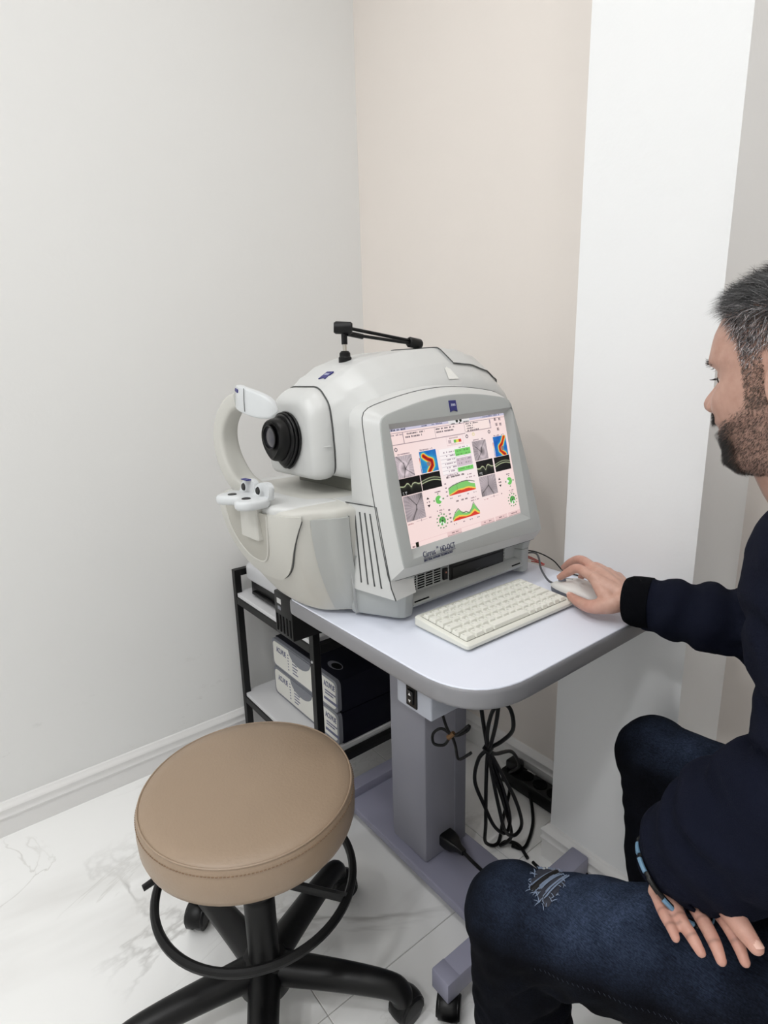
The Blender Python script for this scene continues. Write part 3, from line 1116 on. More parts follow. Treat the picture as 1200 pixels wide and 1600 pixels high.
# fairing flowing from the bowl's side panel to the monitor's side wall
fr_ = []
for t in np.linspace(0.0, 1.0, 18):
    P0 = V(base_off(87.4, t, 0.0))
    z = P0.z
    Q = V((0.850, -0.7185 - 0.004 * t, z))
    ring = []
    nrm = V((0.45, -0.9, 0)).normalized()
    for k in range(11):
        u = k / 10
        p = P0.lerp(Q, u) + nrm * (0.017 * (1 - 0.55 * t) * math.sin(math.pi * u) ** 0.8 * (1 - 0.3 * u))
        ring.append(p)
    ring += [V((0.86, -0.66, z)), V((0.80, -0.66, z))]
    fr_.append(ring)
put('side_fairing', loft_me(fr_), 'shell_white', dv, angle=50)
# dark gap between hood and lower body
put('neck_gap', box_me((XC - 0.10, -0.665, 0.92), (0.845, -0.30, 0.985), 0.01, 2), 'gap_grey', dv)

# --- hood: loft along Y
HK = [(-0.700, 0.088, 0.078, 0.048, 1.128, 0.972), (-0.670, 0.116, 0.092, 0.052, 1.147, 0.964), (-0.63, 0.142, 0.102, 0.058, 1.166, 0.955), (-0.58, 0.150, 0.106, 0.064, 1.179, 0.955), (-0.50, 0.152, 0.110, 0.068, 1.190, 0.955), (-0.42, 0.152, 0.110, 0.070, 1.194, 0.955), (-0.34, 0.150, 0.108, 0.068, 1.190, 0.955), (-0.27, 0.146, 0.104, 0.064, 1.178, 0.955), (-0.215, 0.138, 0.098, 0.058, 1.158, 0.955), (-0.195, 0.128, 0.088, 0.048, 1.140, 0.96)]

HK = [((y if y < -0.5 else -0.5 + (y + 0.5) * 0.78),) + tuple(r) for y, *r in HK]
HEND = HK[-1][0]


def hood_sec(y, grow=0.0):
    w0, w1, w2, zt, zb = sample(HK, y)
    w0, w1, w2, zt = w0 + grow, w1 + grow, w2 + grow, zt + grow
    poly = [(-w0, zb), (w0, zb), (w0, zb + 0.045), (w0 - 0.004, zt - 0.066), (w1, zt - 0.030), (w2, zt), (-w2, zt), (-w1, zt - 0.030), (-w0 + 0.004, zt - 0.066), (-w0, zb + 0.045)]
    f_ = max(0.0, min(1.0, (-0.62 - y) / 0.07))
    rb_ = 0.015 + 0.045 * f_
    rt_ = 0.012 + 0.03 * f_
    return round_poly(poly, [rb_, rb_, 0.03, 0.05, rt_, 0.02 + 0.02 * f_, 0.02 + 0.02 * f_, rt_, 0.05, 0.03], 6)


hs = []
for y in np.linspace(-0.700, HEND, 36):
    hs.append([(XC + x, y, z) for x, z in hood_sec(y)])
put('hood', loft_me(hs), 'shell_white', dv, angle=40)
# rear cover sitting a little proud over the hood's far top
rcov = []
for y in np.linspace(-0.425, HEND - 0.004, 14):
    sec = hood_sec(y, 0.0022)
    top = [(x, z) for x, z in sec if z > sample(HK, y)[3] - 0.042]
    top = sorted(top, key=lambda q: -q[0])
    rcov.append(top)
kmin = min(len(r) for r in rcov)
rr_ = []
for y, r in zip(np.linspace(-0.425, HEND - 0.004, 14), rcov):
    # resample to 24 points by arc length
    P = np.array(r)
    d = np.concatenate([[0], np.cumsum(np.linalg.norm(np.diff(P, axis=0), axis=1))])
    u = np.linspace(0, d[-1], 24)
    Q = np.stack([np.interp(u, d, P[:, 0]), np.interp(u, d, P[:, 1])], 1)
    rr_.append([(XC + x, y, z) for x, z in Q] + [(XC + x * 0.97, y, z - 0.006) for x, z in Q[::-1]])
rco = put('rear_cover', loft_me(rr_), 'shell_white', dv, angle=40)
rr_edge = [V(rr_[0][k]) for k in range(24)]
put('cover_seam', tube_me([p + V((0, -0.0008, 0)) for p in rr_edge], 0.0011, 6), 'seam_dark', rco)
put('cover_seam', tube_me([V(r[0]) + V((0.0006, 0, -0.0012)) for r in rr_], 0.0011, 6), 'seam_dark', rco)
# worn sticker on the hood side, laid on the slanting flank
sq = sorted([q for q in hood_sec(-0.455) if q[0] > 0], key=lambda q: q[1])
zt_ = sample(HK, -0.455)[3]
fl_x = lambda z: float(np.interp(z, [q[1] for q in sq], [q[0] for q in sq]))
st = []
for x, h in ((-0.013, 0.0), (-0.004, 0.020), (0.004, 0.023), (0.010, 0.018), (0.015, 0.0)):
    z = zt_ - 0.060 + h
    st.append(V((XC + fl_x(z) + 0.0016, -0.455 + x, z + 0.0008)))
put('worn_sticker', pydata(st, [tuple(range(5))]), 'sticker_pale', dv, smooth=False)


def logo(parent, M, w, h):
    """blue plate with curved foot and white lettering, local x right, y up"""
    P = [(-w / 2, h / 2), (w / 2, h / 2), (w / 2, -h / 2)]
    for k in range(9):
        u = 1 - k / 8 * 2
        P.append((u * w / 2 * 0.98, -h / 2 + 0.12 * h * (1 - u * u)))
    P.append((-w / 2, -h / 2))
    v = [M @ V((x, y, 0.0008)) for x, y in P] + [M @ V((x, y, -0.001)) for x, y in P]
    n = len(P)
    f = [tuple(range(n)), tuple(range(n, 2 * n))[::-1]] + [(k, (k + 1) % n, n + (k + 1) % n, n + k) for k in range(n)]
    o = put('logo_plate', pydata(v, f), 'logo_blue', parent, smooth=False)
    put('lettering', text_me('ZEISS', h * 0.27, M @ Matrix.Translation((0, h * 0.02, 0.0010)), 0.0002, 'CENTER', sx=w / h * 1.05), 'logo_white', o, smooth=False)
    return o


# logo on the sloping top front of the hood
w0, w1, w2, zt, zb = sample(HK, -0.675)
za, zb2 = sample(HK, -0.695)[3], sample(HK, -0.655)[3]
slope = V((0, 0.04, zb2 - za)).normalized()
logo(dv, frame((XC + 0.030, -0.672, sample(HK, -0.672)[3] + 0.0005), (1, 0, 0), slope), 0.020, 0.024)

# --- lens housing (nose)
NK = [(-0.702, 0.984, 0.0), (-0.706, 0.995, 0.0), (-0.714, 0.985, 0.0), (-0.722, 0.960, 0.0), (-0.729, 0.925, 0.0), (-0.735, 0.875, 0.0), (-0.7385, 0.82, 0.0), (-0.7400, 0.74, 0.0)]
nz = []
sec0 = hood_sec(-0.700)
zc0 = 1.040
for y, s, _ in NK:
    fwd = (-0.700 - y)
    nz.append([(XC + x * s, y - 0.10 * (1.13 - z) * 0.0, zc0 + (z - zc0) * (s if z > zc0 else s * (1 + 0.05)) - fwd * 0.25) for x, z in sec0])
no = put('lens_housing', loft_me(nz), 'shell_white', dv, angle=60)
put('housing_seam', tube_me([(XC + x * 0.998, -0.7008, zc0 + (z - zc0) * 0.998) for x, z in sec0], 0.0011, 6, closed=True), 'seam_dark', no)
put('side_mark', tube_me([(XC + 0.088, -0.728, 1.026), (XC + 0.0885, -0.722, 1.0262), (XC + 0.0885, -0.712, 1.0262), (XC + 0.0875, -0.707, 1.026)], [0.0005, 0.0016, 0.0018, 0.0006], 8), 'shell_white', no)
# --- bellows and lens barrel
def tear(sx, up, dn, n=40):
    out = []
    for k in range(n):
        a = 2 * math.pi * k / n
        c, s = math.cos(a), math.sin(a)
        if s >= 0:
            out.append((sx * c, up * s))
        else:
            out.append((sx * c * (1 - 0.35 * s * s), dn * s))
    return out


LZ = 1.040
bel = []
ridge = [(-0.734, 1.06), (-0.7375, 1.08), (-0.7392, 1.06), (-0.7402, 0.95), (-0.7412, 1.03), (-0.7440, 1.05), (-0.7456, 1.03), (-0.7466, 0.92), (-0.7476, 1.0), (-0.7504, 1.02), (-0.7520, 1.0), (-0.7530, 0.89), (-0.7540, 0.95), (-0.756, 0.93), (-0.758, 0.86)]
for y, s in ridge:
    bel.append([(XC + x * s, y, LZ + z * s) for x, z in tear(0.044, 0.044, 0.056)])
put('bellows', loft_me(bel), 'black_rubber', no, angle=35)
bar = []
for y, s in ((-0.757, 0.86), (-0.760, 0.88), (-0.771, 0.84), (-0.776, 0.80), (-0.778, 0.74), (-0.7765, 0.66)):
    bar.append([(XC + x * s, y, LZ + z * s + 0.001) for x, z in tear(0.042, 0.040, 0.050)])
lb = put('lens_barrel', loft_me(bar), 'black_plastic', no, angle=35)
put('lens_ring', lathe_me([(0.021, 0.000), (0.0225, 0.004), (0.020, 0.0045), (0.0185, 0.001), (0.0185, 0.0)], 36, (XC, -0.7765, LZ + 0.002), (0, -1, 0)), 'black_metal', lb)
put('lens', lathe_me([(0, 0.0042), (0.006, 0.004), (0.012, 0.003), (0.0185, 0.0008), (0.0185, 0.0), (0, 0.0)], 36, (XC, -0.7765, LZ + 0.002), (0, -1, 0)), 'lens_glass', lb)

# --- fixation light arm on top
FX, FY = XC, -0.605
fz = sample(HK, FY)[3]
fa = put('fixation_base', lathe_me([(0, -0.006), (0.0125, -0.006), (0.0125, 0.006), (0.0105, 0.008), (0.0105, 0.014), (0.007, 0.018), (0, 0.018)], 24, (FX, FY, fz)), 'black_plastic', dv)
put('fixation_rod', lathe_me([(0.0038, 0.015), (0.0038, 0.034)], 14, (FX, FY, fz)), 'steel', fa)
put('fixation_post', lathe_me([(0.0, 0.030), (0.0058, 0.030), (0.0058, 0.056), (0, 0.056)], 16, (FX, FY, fz)), 'black_plastic', fa)
J1 = V((FX, FY - 0.004, fz + 0.060))
E1 = V((FX + 0.01, -0.437, 1.207))
ad = (E1 - J1).normalized()
sd = V((0, 1, 0)).cross(V((0, 0, 1)))
put('fixation_joint', lathe_me([(0, -0.019), (0.009, -0.019), (0.0115, -0.016), (0.0115, 0.012), (0.009, 0.016), (0, 0.016)], 20, J1, (-0.55, -0.8, 0.05)), 'black_plastic', fa)
put('fixation_arm', tube_me([J1 + V((0, 0.006, 0.001)), E1 + V((0, 0, 0.003))], 0.0034, 10), 'black_plastic', fa)
put('fixation_arm', tube_me([J1 + V((0.004, 0.008, -0.010)), J1 + (E1 - J1) * 0.25 + V((0.004, 0, -0.009)), J1 + (E1 - J1) * 0.26 + V((0.004, 0, -0.008)), E1 + V((0.002, 0, -0.002))], [0.005, 0.005, 0.0032, 0.0032], 10), 'black_plastic', fa)
put('fixation_joint', lathe_me([(0, -0.012), (0.008, -0.012), (0.0105, -0.009), (0.0105, 0.018), (0.008, 0.022), (0, 0.022)], 20, E1, ad), 'black_plastic', fa)

# --- monitor housing
SL = 0.247  # lean of the screen: X drop per metre of height


def front_x(z):
    return 0.953 - SL * (z - 0.862)


def mon_outline(yl, yr, zb, zt, arch, rad, bow=0.0, n=26):
    """rounded frame outline (y,z), lower-left start, counter-clockwise seen from +X"""
    P = []
    pts = []
    for k in range(n + 1):
        u = k / n
        pts.append((yl + (yr - yl) * u, zb - 0.0 * math.sin(math.pi * u)))
    for k in range(1, n):
        u = k / n
        pts.append((yr + bow * math.sin(math.pi * u) * 0.8 - 0.030 * u, zb + (zt - zb) * u))
    for k in range(n + 1):
        u = 1 - k / n
        pts.append((yl + 0.006 + (yr - 0.030 - yl - 0.006) * u, zt + arch * math.sin(math.pi * u)))
    for k in range(1, n):
        u = 1 - k / n
        pts.append((yl - bow * math.sin(math.pi * u) + 0.006 * u, zb + (zt - zb) * u))
    # soften the four corners
    Q = np.array(pts)
    L = len(Q)
    for it in range(rad):
        R_ = Q * 0.5 + 0.25 * (np.roll(Q, 1, 0) + np.roll(Q, -1, 0))
        hold = np.clip((Q[:, 1] - zb - 0.012) / 0.02, 0.12, 1)[:, None]
        Q = Q * (1 - hold) + R_ * hold
    f_ = np.clip((Q[:, 0] - yl) / (yr - yl), 0, 1)
    t_ = np.clip((Q[:, 1] - zb) / (zt - zb), 0, 1.1)
    Q[:, 1] += f_ * (-0.008 + 0.023 * t_)
    return Q


def mring(Q, dx):
    return [(front_x(z) + dx, y, z) for y, z in Q]


yl, yr, zb, zt = -0.700, -0.327, 0.841, 1.080
OUT = mon_outline(yl, yr, zb, zt, 0.020, 2, 0.006)
REAR = mon_outline(yl - 0.020, yr + 0.004, zb - 0.030, zt + 0.014, 0.022, 3, 0.003)


def scaleQ(Q, m):
    c = np.array([(yl + yr) / 2, (zb + zt) / 2])
    h = np.array([(yr - yl) / 2, (zt - zb) / 2])
    return c + (Q - c) * (1 - m / h)


# rear part of the monitor (between the seam and the hood)
def vring(Q, x, lean=0.0):
    return [(x - lean * (z - 0.94), y, z) for y, z in Q]


SEAM = REAR * 0.78 + OUT * 0.22
put('monitor_shell', loft_me([vring(scaleQ(REAR, 0.05), 0.80, 0.04), vring(scaleQ(REAR, 0.012), 0.835, 0.06), vring(REAR, 0.853, 0.06), mring(SEAM, -0.0265)]), 'shell_white', dv, angle=45)
sy0, sy1, sz0, sz1 = -0.668, -0.369, 0.864, 1.058
def scr_outline(m):
    n = 26
    y0, y1, z0, z1 = sy0 - m, sy1 + m, sz0 - m, sz1 + m
    pts = [(y0 + (y1 - y0) * k / n, z0) for k in range(n + 1)] + [(y1, z0 + (z1 - z0) * k / n) for k in range(1, n)] + [(y1 - (y1 - y0) * k / n, z1) for k in range(n + 1)] + [(y0, z1 - (z1 - z0) * k / n) for k in range(1, n)]
    Q = np.array(pts)
    Q[:, 1] += 0.008 * (Q[:, 0] - sy0) / (sy1 - sy0)
    return Q


S0, S1 = scr_outline(0.0), scr_outline(0.0105)
put('bezel_rim', loft_me([mring(scaleQ(SEAM, 0.002), -0.0262), mring(SEAM, -0.0260), mring(OUT, -0.0028), mring(scaleQ(OUT, 0.003), -0.0026)], False, False), 'shell_white', dv, angle=30)  # paler than the bezel face: light on the rim put into the colour
bz = put('monitor_bezel', loft_me([mring(scaleQ(OUT, 0.0003), -0.0030), mring(scaleQ(OUT, 0.0008), -0.0008), mring(scaleQ(OUT, 0.0030), 0.0), mring(S1, 0.0), mring(scaleQ(S1, 0.0015), -0.0012), mring(S0, -0.0125), mring(S0, -0.018)], False, False), 'bezel_grey_shaded', dv, angle=26)
put('bezel_seam', tube_me(mring(SEAM, -0.0264), 0.0009, 6, closed=True), 'seam_dark', bz)
logo(bz, frame((front_x(1.0880) + 0.0006, -0.523, 1.0880), (0, 1, 0), (-SL, 0, 1)), 0.0175, 0.0205)
fm = frame((front_x(0.8505) + 0.0004, -0.656, 0.8505), (0, 1, 0.02), (-SL, 0, 1))
put('lettering', text_me('Cirrus', 0.0140, fm, 0.0003, sx=0.72, spacing=1.12), 'print_navy', bz, smooth=False)
put('lettering', text_me('TM', 0.0048, fm @ Matrix.Translation((0.0320, 0.0080, 0)), 0.0003, sx=0.8), 'print_navy', bz, smooth=False)
put('lettering', text_me('HD-OCT', 0.0140, fm @ Matrix.Translation((0.041, 0, 0)), 0.0003, sx=0.66), 'print_navy', bz, smooth=False)
put('underline', box_me((0.0, -0.0024, -0.0001), (0.077, -0.0018, 0.0004), 0, 1, fm), 'print_navy', bz, smooth=False)
put('lettering', text_me('SPECTRAL DOMAIN TECHNOLOGY', 0.0052, fm @ Matrix.Translation((0.0, -0.0072, 0)), 0.0003, sx=0.80, spacing=1.05), 'print_navy', bz, smooth=False)

# --- foot of the monitor: corner posts and recessed front panel
def post_poly(s):
    return [(0.838, -0.722 + 0.004 * s), (0.926, -0.676), (0.9285, -0.650), (0.90, -0.640), (0.84, -0.64)]


def post_low(o=0.0):
    return round_poly([(0.838, -0.722 - o), (0.918 + o, -0.682 - o), (0.926 + o, -0.672), (0.926 + o, -0.651), (0.90, -0.645), (0.84, -0.645)], [0.004, 0.008, 0.008, 0.01, 0.004, 0.004], 4)


def post_high(o=0.0):
    return round_poly([(0.838, -0.730 - o), (0.935 + o, -0.706 - o), (0.948 + o, -0.690), (0.946 + o, -0.662), (0.90, -0.645), (0.84, -0.645)], [0.004, 0.012, 0.012, 0.016, 0.004, 0.004], 4)


ph = put('corner_post', loft_me([[(x, y, TZ + 0.008) for x, y in post_low(-0.002)], [(x, y, TZ + 0.011) for x, y in post_low()], [(x, y, 0.786) for x, y in post_low(0.0035)]]), 'bezel_grey_shaded', dv, angle=40)
put('post_seam', loft_me([[(x, y, 0.786) for x, y in post_low(0.002)], [(x, y, 0.7872) for x, y in post_low(0.002)]]), 'seam_dark', ph)
put('post_cap', loft_me([[(x, y, 0.7872) for x, y in post_low(0.0035)], [(x, y, 0.798) for x, y in post_low(0.006)], [(x, y, 0.848) for x, y in post_high()]]), 'bezel_grey_shaded', ph, angle=50)
# side wall with vent slots under the monitor shell
def side_pt(z, u, off=0.0):
    x0, x1 = 0.8505 - 0.06 * (z - 0.94), front_x(z) - 0.0245
    y0, y1 = -0.7245, -0.7150
    k = max(0.0, (0.80 - z) / 0.06)
    y0 += 0.004 * k
    y1 += 0.022 * k
    return V((x0 + (x1 - x0) * u, y0 + (y1 - y0) * u - off, z))


swr = []
for z in np.linspace(0.787, 0.9385, 8):
    swr.append([side_pt(z, u) for u in np.linspace(0, 1, 6)] + [V((front_x(z) - 0.03, -0.66, z)), V((0.80, -0.66, z)), V((0.80, -0.722, z))])
swo_ = put('vent_panel', loft_me(swr), 'shell_white', dv, angle=40)
put('panel_seam', tube_me([side_pt(0.9388, u, 0.0002) for u in np.linspace(-0.15, 1, 8)], 0.0010, 6), 'seam_dark', swo_)
put('panel_seam', tube_me([side_pt(z, 1.0, 0.0002) for z in np.linspace(0.787, 0.9388, 8)], 0.0010, 6), 'seam_dark', swo_)
for k in range(4):
    u0 = 0.17 + 0.185 * k
    pts_ = [side_pt(z, u0 + 0.0 * (z - 0.87), 0.0) for z in np.linspace(0.803, 0.926, 6)]
    put('vent_slot', tube_me(pts_, 0.0016, 8, ry=0.0012), 'seam_dark', swo_)
# right corner post
rp_l = round_poly([(0.84, -0.345), (0.905, -0.345), (0.924, -0.338), (0.922, -0.316), (0.90, -0.306), (0.84, -0.306)], 0.008, 4)
rp_h = round_poly([(0.84, -0.352), (0.905, -0.352), (0.944, -0.342), (0.940, -0.318), (0.90, -0.306), (0.84, -0.306)], 0.008, 4)
rp = put('corner_post', loft_me([[(x, y, TZ + 0.008) for x, y in rp_l], [(x, y, 0.786) for x, y in rp_l]]), 'bezel_grey_shaded', dv, angle=40)
put('post_cap', loft_me([[(x, y, 0.7872) for x, y in rp_l], [(x, y, 0.848) for x, y in rp_h]]), 'bezel_grey_shaded', rp, angle=50)
# recessed lower panel
put('lower_panel', box_me((0.84, -0.650, TZ + 0.022), (0.906, -0.335, 0.854), 0.002, 1), 'bezel_grey_shaded', dv)
lip = [[(0.90, y, TZ + 0.020), (0.922, y, TZ + 0.020), (0.924, y, TZ + 0.025), (0.916, y, TZ + 0.036), (0.90, y, TZ + 0.040)] for y in (-0.650, -0.336)]
put('lower_lip', loft_me(lip), 'bezel_grey_shaded', dv, angle=40)
lid = [[(0.90, y, 0.846), (0.945, y, 0.855), (0.945, y, 0.846), (0.934, y, 0.839), (0.90, y, 0.836)] for y in (-0.672, -0.33)]
put('upper_lip', loft_me(lid), 'bezel_grey_shaded', dv, angle=40)
for a, b in ((-0.645, -0.610), (-0.372, -0.345)):
    put('lip_slot', box_me((0.919, a, TZ + 0.0275), (0.9225, b, TZ + 0.0295), 0, 1), 'black_matte', dv, smooth=False)
# grille of slots
gr = MB()
grl = put('grille', box_me((0.9055, -0.646, 0.771), (0.9075, -0.565, 0.816), 0.0005, 1), 'bezel_grey_shaded', dv)
for c_ in range(4):
    for r_ in range(9):
        y = -0.6445 + c_ * 0.0205
        z = 0.7735 + r_ * 0.0046
        put('grille_slot', box_me((0.9068, y, z), (0.9082, y + 0.0165, z + 0.0023), 0, 1), 'black_matte', grl, smooth=False)
put('power_switch', box_me((0.906, -0.5605, 0.774), (0.9115, -0.5495, 0.796), 0.001, 1), 'black_plastic', dv)
put('switch_mark', box_me((0.9113, -0.5565, 0.787), (0.9119, -0.5535, 0.790), 0, 1), 'led_red', dv, smooth=False)
by = put('drive_bay', box_me((0.900, -0.541, 0.767), (0.9085, -0.383, 0.818), 0.001, 1), 'black_plastic', dv)
put('drive_door', box_me((0.9083, -0.536, 0.795), (0.9098, -0.388, 0.815), 0.0008, 1), 'black_rubber', by)
put('drive_door', box_me((0.9083, -0.536, 0.770), (0.9098, -0.388, 0.7925), 0.0008, 1), 'black_rubber', by)
put('drive_button', box_me((0.9097, -0.470, 0.7725), (0.9106, -0.459, 0.7745), 0.0003, 1), 'seam_dark', by)
for y in (-0.5455, -0.3785):
    for k in range(7):
        put('bay_tooth', box_me((0.9055, y - 0.0016, 0.7690 + k * 0.0068), (0.9085, y + 0.0016, 0.7730 + k * 0.0068), 0.0003, 1), 'bezel_grey_shaded', by, smooth=False)
for x, y in ((0.86, -0.66), (0.86, -0.33), (0.72, -0.66), (0.72, -0.33)):
    put('rubber_foot', lathe_me([(0.014, 0.0), (0.016, 0.002), (0.016, 0.024), (0, 0.024)], 18, (x, y, TZ)), 'black_rubber', dv)

# --- the picture on the screen
SWD, SHT = 440, 300


def draw_screen():
    H, Wd = SHT, SWD
    yy, xx = np.mgrid[0:H, 0:Wd]
    U = (xx + 0.5) / Wd
    Vv = (yy + 0.5) / H
    I = np.empty((H, Wd, 3))
    I[:] = (252, 226, 222)
    glow = np.exp(-(((U - 0.52) / 0.34) ** 2 + ((Vv - 0.42) / 0.36) ** 2))
    I += glow[..., None] * np.array((2, 14, 18))
    r = random.Random(3)

    def box(u0, v0, u1, v1, c):
        m = (U >= u0) & (U < u1) & (Vv >= v0) & (Vv < v1)
        I[m] = c
        return m

    def text(u0, v0, u1, h, c=(95, 85, 95), gap=0.25):
        u = u0
        while u < u1:
            w = r.uniform(0.004, 0.009)
            if r.random() > gap:
                box(u, v0 + r.uniform(0, h * 0.25), min(u + w, u1), v0 + h, c)
            u += w + 0.0025

    def hline(u0, u1, v, c=(170, 150, 155), t=0.0035):
        box(u0, v, u1, v + t, c)

    def vline(u, v0, v1, c=(150, 130, 140), t=0.0026):
        box(u, v0, u + t, v1, c)

    # title bar
    box(0, 0, 1, 0.028, (206, 202, 222))
    text(0.005, 0.007, 0.045, 0.016, (40, 40, 70))
    text(0.055, 0.007, 0.12, 0.016, (60, 60, 90))
    text(0.24, 0.007, 0.29, 0.014, (90, 90, 120))
    text(0.33, 0.007, 0.42, 0.014, (120, 120, 150))
    text(0.75, 0.007, 0.95, 0.014, (110, 110, 140))
    box(0.47, 0.0, 0.66, 0.036, (236, 232, 232))
    for u in (0.545, 0.578):
        m = ((U - u) / 0.011) ** 2 + ((Vv - 0.014) / 0.015) ** 2 < 1
        I[m] = (25, 35, 25)
    box(0.562, 0.03, 0.572, 0.04, (20, 20, 20))
    text(0.49, 0.028, 0.525, 0.014, (60, 50, 60))
    text(0.60, 0.026, 0.65, 0.012, (80, 80, 80))
    hline(0, 1, 0.041, (120, 100, 120), 0.003)
    text(0.006, 0.05, 0.09, 0.013, (150, 130, 140))
    vline(0.094, 0.042, 0.135)
    vline(0.346, 0.042, 0.135)
    vline(0.602, 0.042, 0.13)
    hline(0, 0.60, 0.135)
    for u in (0.105, 0.355):
        text(u, 0.052, u + 0.16, 0.014)
        text(u, 0.078, u + 0.15, 0.014)
    box(0.61, 0.045, 0.85, 0.125, (253, 233, 228))
    hline(0.61, 0.85, 0.125)
    for k, w in enumerate((0.12, 0.07, 0.075, 0.12)):
        text(0.615, 0.048 + k * 0.021, 0.615 + w, 0.012)
    box(0.838, 0.045, 0.852, 0.122, (215, 195, 200))
    box(0.841, 0.05, 0.849, 0.085, (160, 145, 155))
    for u, v in ((0.9, 0.052), (0.945, 0.055), (0.907, 0.104), (0.946, 0.108), (0.915, 0.15)):
        box(u - 0.013, v - 0.017, u + 0.013, v + 0.017, (226, 200, 200))
        box(u - 0.008, v - 0.012, u + 0.006, v + 0.010, (95, 85, 90))
        box(u - 0.002, v - 0.006, u + 0.010, v + 0.004, (200, 180, 180))
    for u, v in ((0.025, 0.175), (0.61, 0.167), (0.672, 0.158), (0.822, 0.16)):
        d = ((U - u) / 0.012) ** 2 + ((Vv - v) / 0.017) ** 2
        I[(d < 1) & (d > 0.25)] = (120, 110, 118) if u != 0.672 else (235, 220, 170)
    # legend
    box(0.427, 0.143, 0.576, 0.222, (232, 205, 208))
    box(0.430, 0.148, 0.573, 0.218, (254, 234, 232))
    box(0.440, 0.175, 0.465, 0.203, (200, 180, 185))
    for k, c in enumerate(((110, 190, 90), (242, 222, 90), (214, 72, 60))):
        box(0.488 + k * 0.022, 0.176, 0.510 + k * 0.022, 0.204, c)
    text(0.455, 0.152, 0.53, 0.010, (180, 150, 150))
    text(0.44, 0.207, 0.56, 0.008, (200, 175, 175))
    # table
    box(0.352, 0.24, 0.622, 0.462, (255, 246, 246))
    for k in range(7):
        hline(0.352, 0.622, 0.262 + 0.0335 * k, (200, 190, 200), 0.003)
        text(0.385 + 0.01 * (k % 3), 0.268 + 0.0335 * k, 0.478, 0.013, (150, 130, 145))
    text(0.50, 0.245, 0.60, 0.011, (130, 110, 120), 0.5)
    for v0, v1, c in ((0.264, 0.325, (126, 212, 110)), (0.345, 0.42, (214, 196, 206)), (0.426, 0.464, (126, 212, 110))):
        box(0.482, v0, 0.621, v1, c)
        v = v0 + 0.008
        while v < v1 - 0.01:
            text(0.49, v, 0.545, 0.014, tuple(int(x * 0.72) for x in c))
            text(0.56, v, 0.612, 0.014, tuple(int(x * 0.72) for x in c))
            v += 0.032
    nz_ = np.zeros((H, Wd))
    for k in range(5):
        f = 6 * 2 ** k
        gx, gy = rng.random((f + 2, f + 2)), None
        iu, iv = U * f, Vv * f
        a, b = iu.astype(int), iv.astype(int)
        fu, fv = iu - a, iv - b
        fu = fu * fu * (3 - 2 * fu)
        fv = fv * fv * (3 - 2 * fv)
        nz_ += ((gx[b, a] * (1 - fu) + gx[b, a + 1] * fu) * (1 - fv) + (gx[b + 1, a] * (1 - fu) + gx[b + 1, a + 1] * fu) * fv - 0.5) * 0.6 ** k

    def fundus(u0, v0, u1, v1, cu, cv, disc, vess, dark=None):
        m = (U >= u0) & (U < u1) & (Vv >= v0) & (Vv < v1)
        a = (U - u0) / (u1 - u0)
        b = (Vv - v0) / (v1 - v0)
        ang = np.arctan2(b - cv, a - cu)
        g_ = 182 + nz_ * 34 + 10 * np.sin(ang * 26 + 9 * nz_)
        if disc:
            rr2 = ((a - cu) / 0.26) ** 2 + ((b - cv) / 0.30) ** 2
            g_ += 30 * np.exp(-((rr2 - 0.9) / 0.5) ** 2)
            g_ -= 46 * np.exp(-rr2 * 5)
        for pts in vess:
            for (x0, y0, w), (x1, y1, _) in zip(pts, pts[1:]):
                dx, dy = x1 - x0, y1 - y0
                t = np.clip(((a - x0) * dx + (b - y0) * dy) / (dx * dx + dy * dy), 0, 1)
                d = np.hypot(a - x0 - t * dx, b - y0 - t * dy)
                g_ -= 75 * np.exp(-(d / w) ** 2)
        if dark:
            g_ -= 70 * np.exp(-(((a - dark[0]) / 0.25) ** 2 + ((b - dark[1]) / 0.25) ** 2))
        g_ = np.clip(g_, 70, 232)
        I[m] = (g_[..., None] * np.array((1.0, 0.93, 0.955)))[m]

    fundus(0.007, 0.23, 0.131, 0.413, 0.42, 0.58, True, [[(0.1, 0.02, .03), (0.45, 0.35, .03), (0.5, 0.6, .03), (0.35, 1.0, .03)], [(0.95, 0.2, .02), (0.5, 0.62, .02)], [(0.5, 0.62, .02), (1, 0.95, .02)]])
    fundus(0.646, 0.223, 0.776, 0.404, 0.62, 0.58, True, [[(0.9, 0.02, .02), (0.6, 0.4, .03), (0.55, 0.6, .03)], [(0.2, 0.3, .02), (0.55, 0.6, .02), (0.2, 1.0, .02)]])
    fundus(0.011, 0.565, 0.158, 0.772, 0.6, 0.5, False, [[(0.25, 0.02, .02), (0.62, 0.42, .025), (0.6, 0.6, .03), (0.3, 1.0, .03)], [(0.95, 0.1, .012), (0.62, 0.45, .015)]], (1.0, 0.0))
    fundus(0.652, 0.557, 0.808, 0.741, 0.5, 0.5, False, [[(0.55, 0.05, .02), (0.5, 0.5, .025), (0.75, 1.0, .03)], [(0.5, 0.5, .02), (0.1, 0.8, .012)]], (0.0, 0.9))

    def cmap(x):
        ks = np.array([0, 0.25, 0.45, 0.6, 0.72, 0.85, 1.0])
        cs = np.array([(10, 40, 130), (20, 100, 190), (60, 170, 205), (250, 225, 80), (245, 150, 30), (215, 50, 20), (150, 10, 10)], float)
        return np.stack([np.interp(x, ks, cs[:, i]) for i in range(3)], -1)

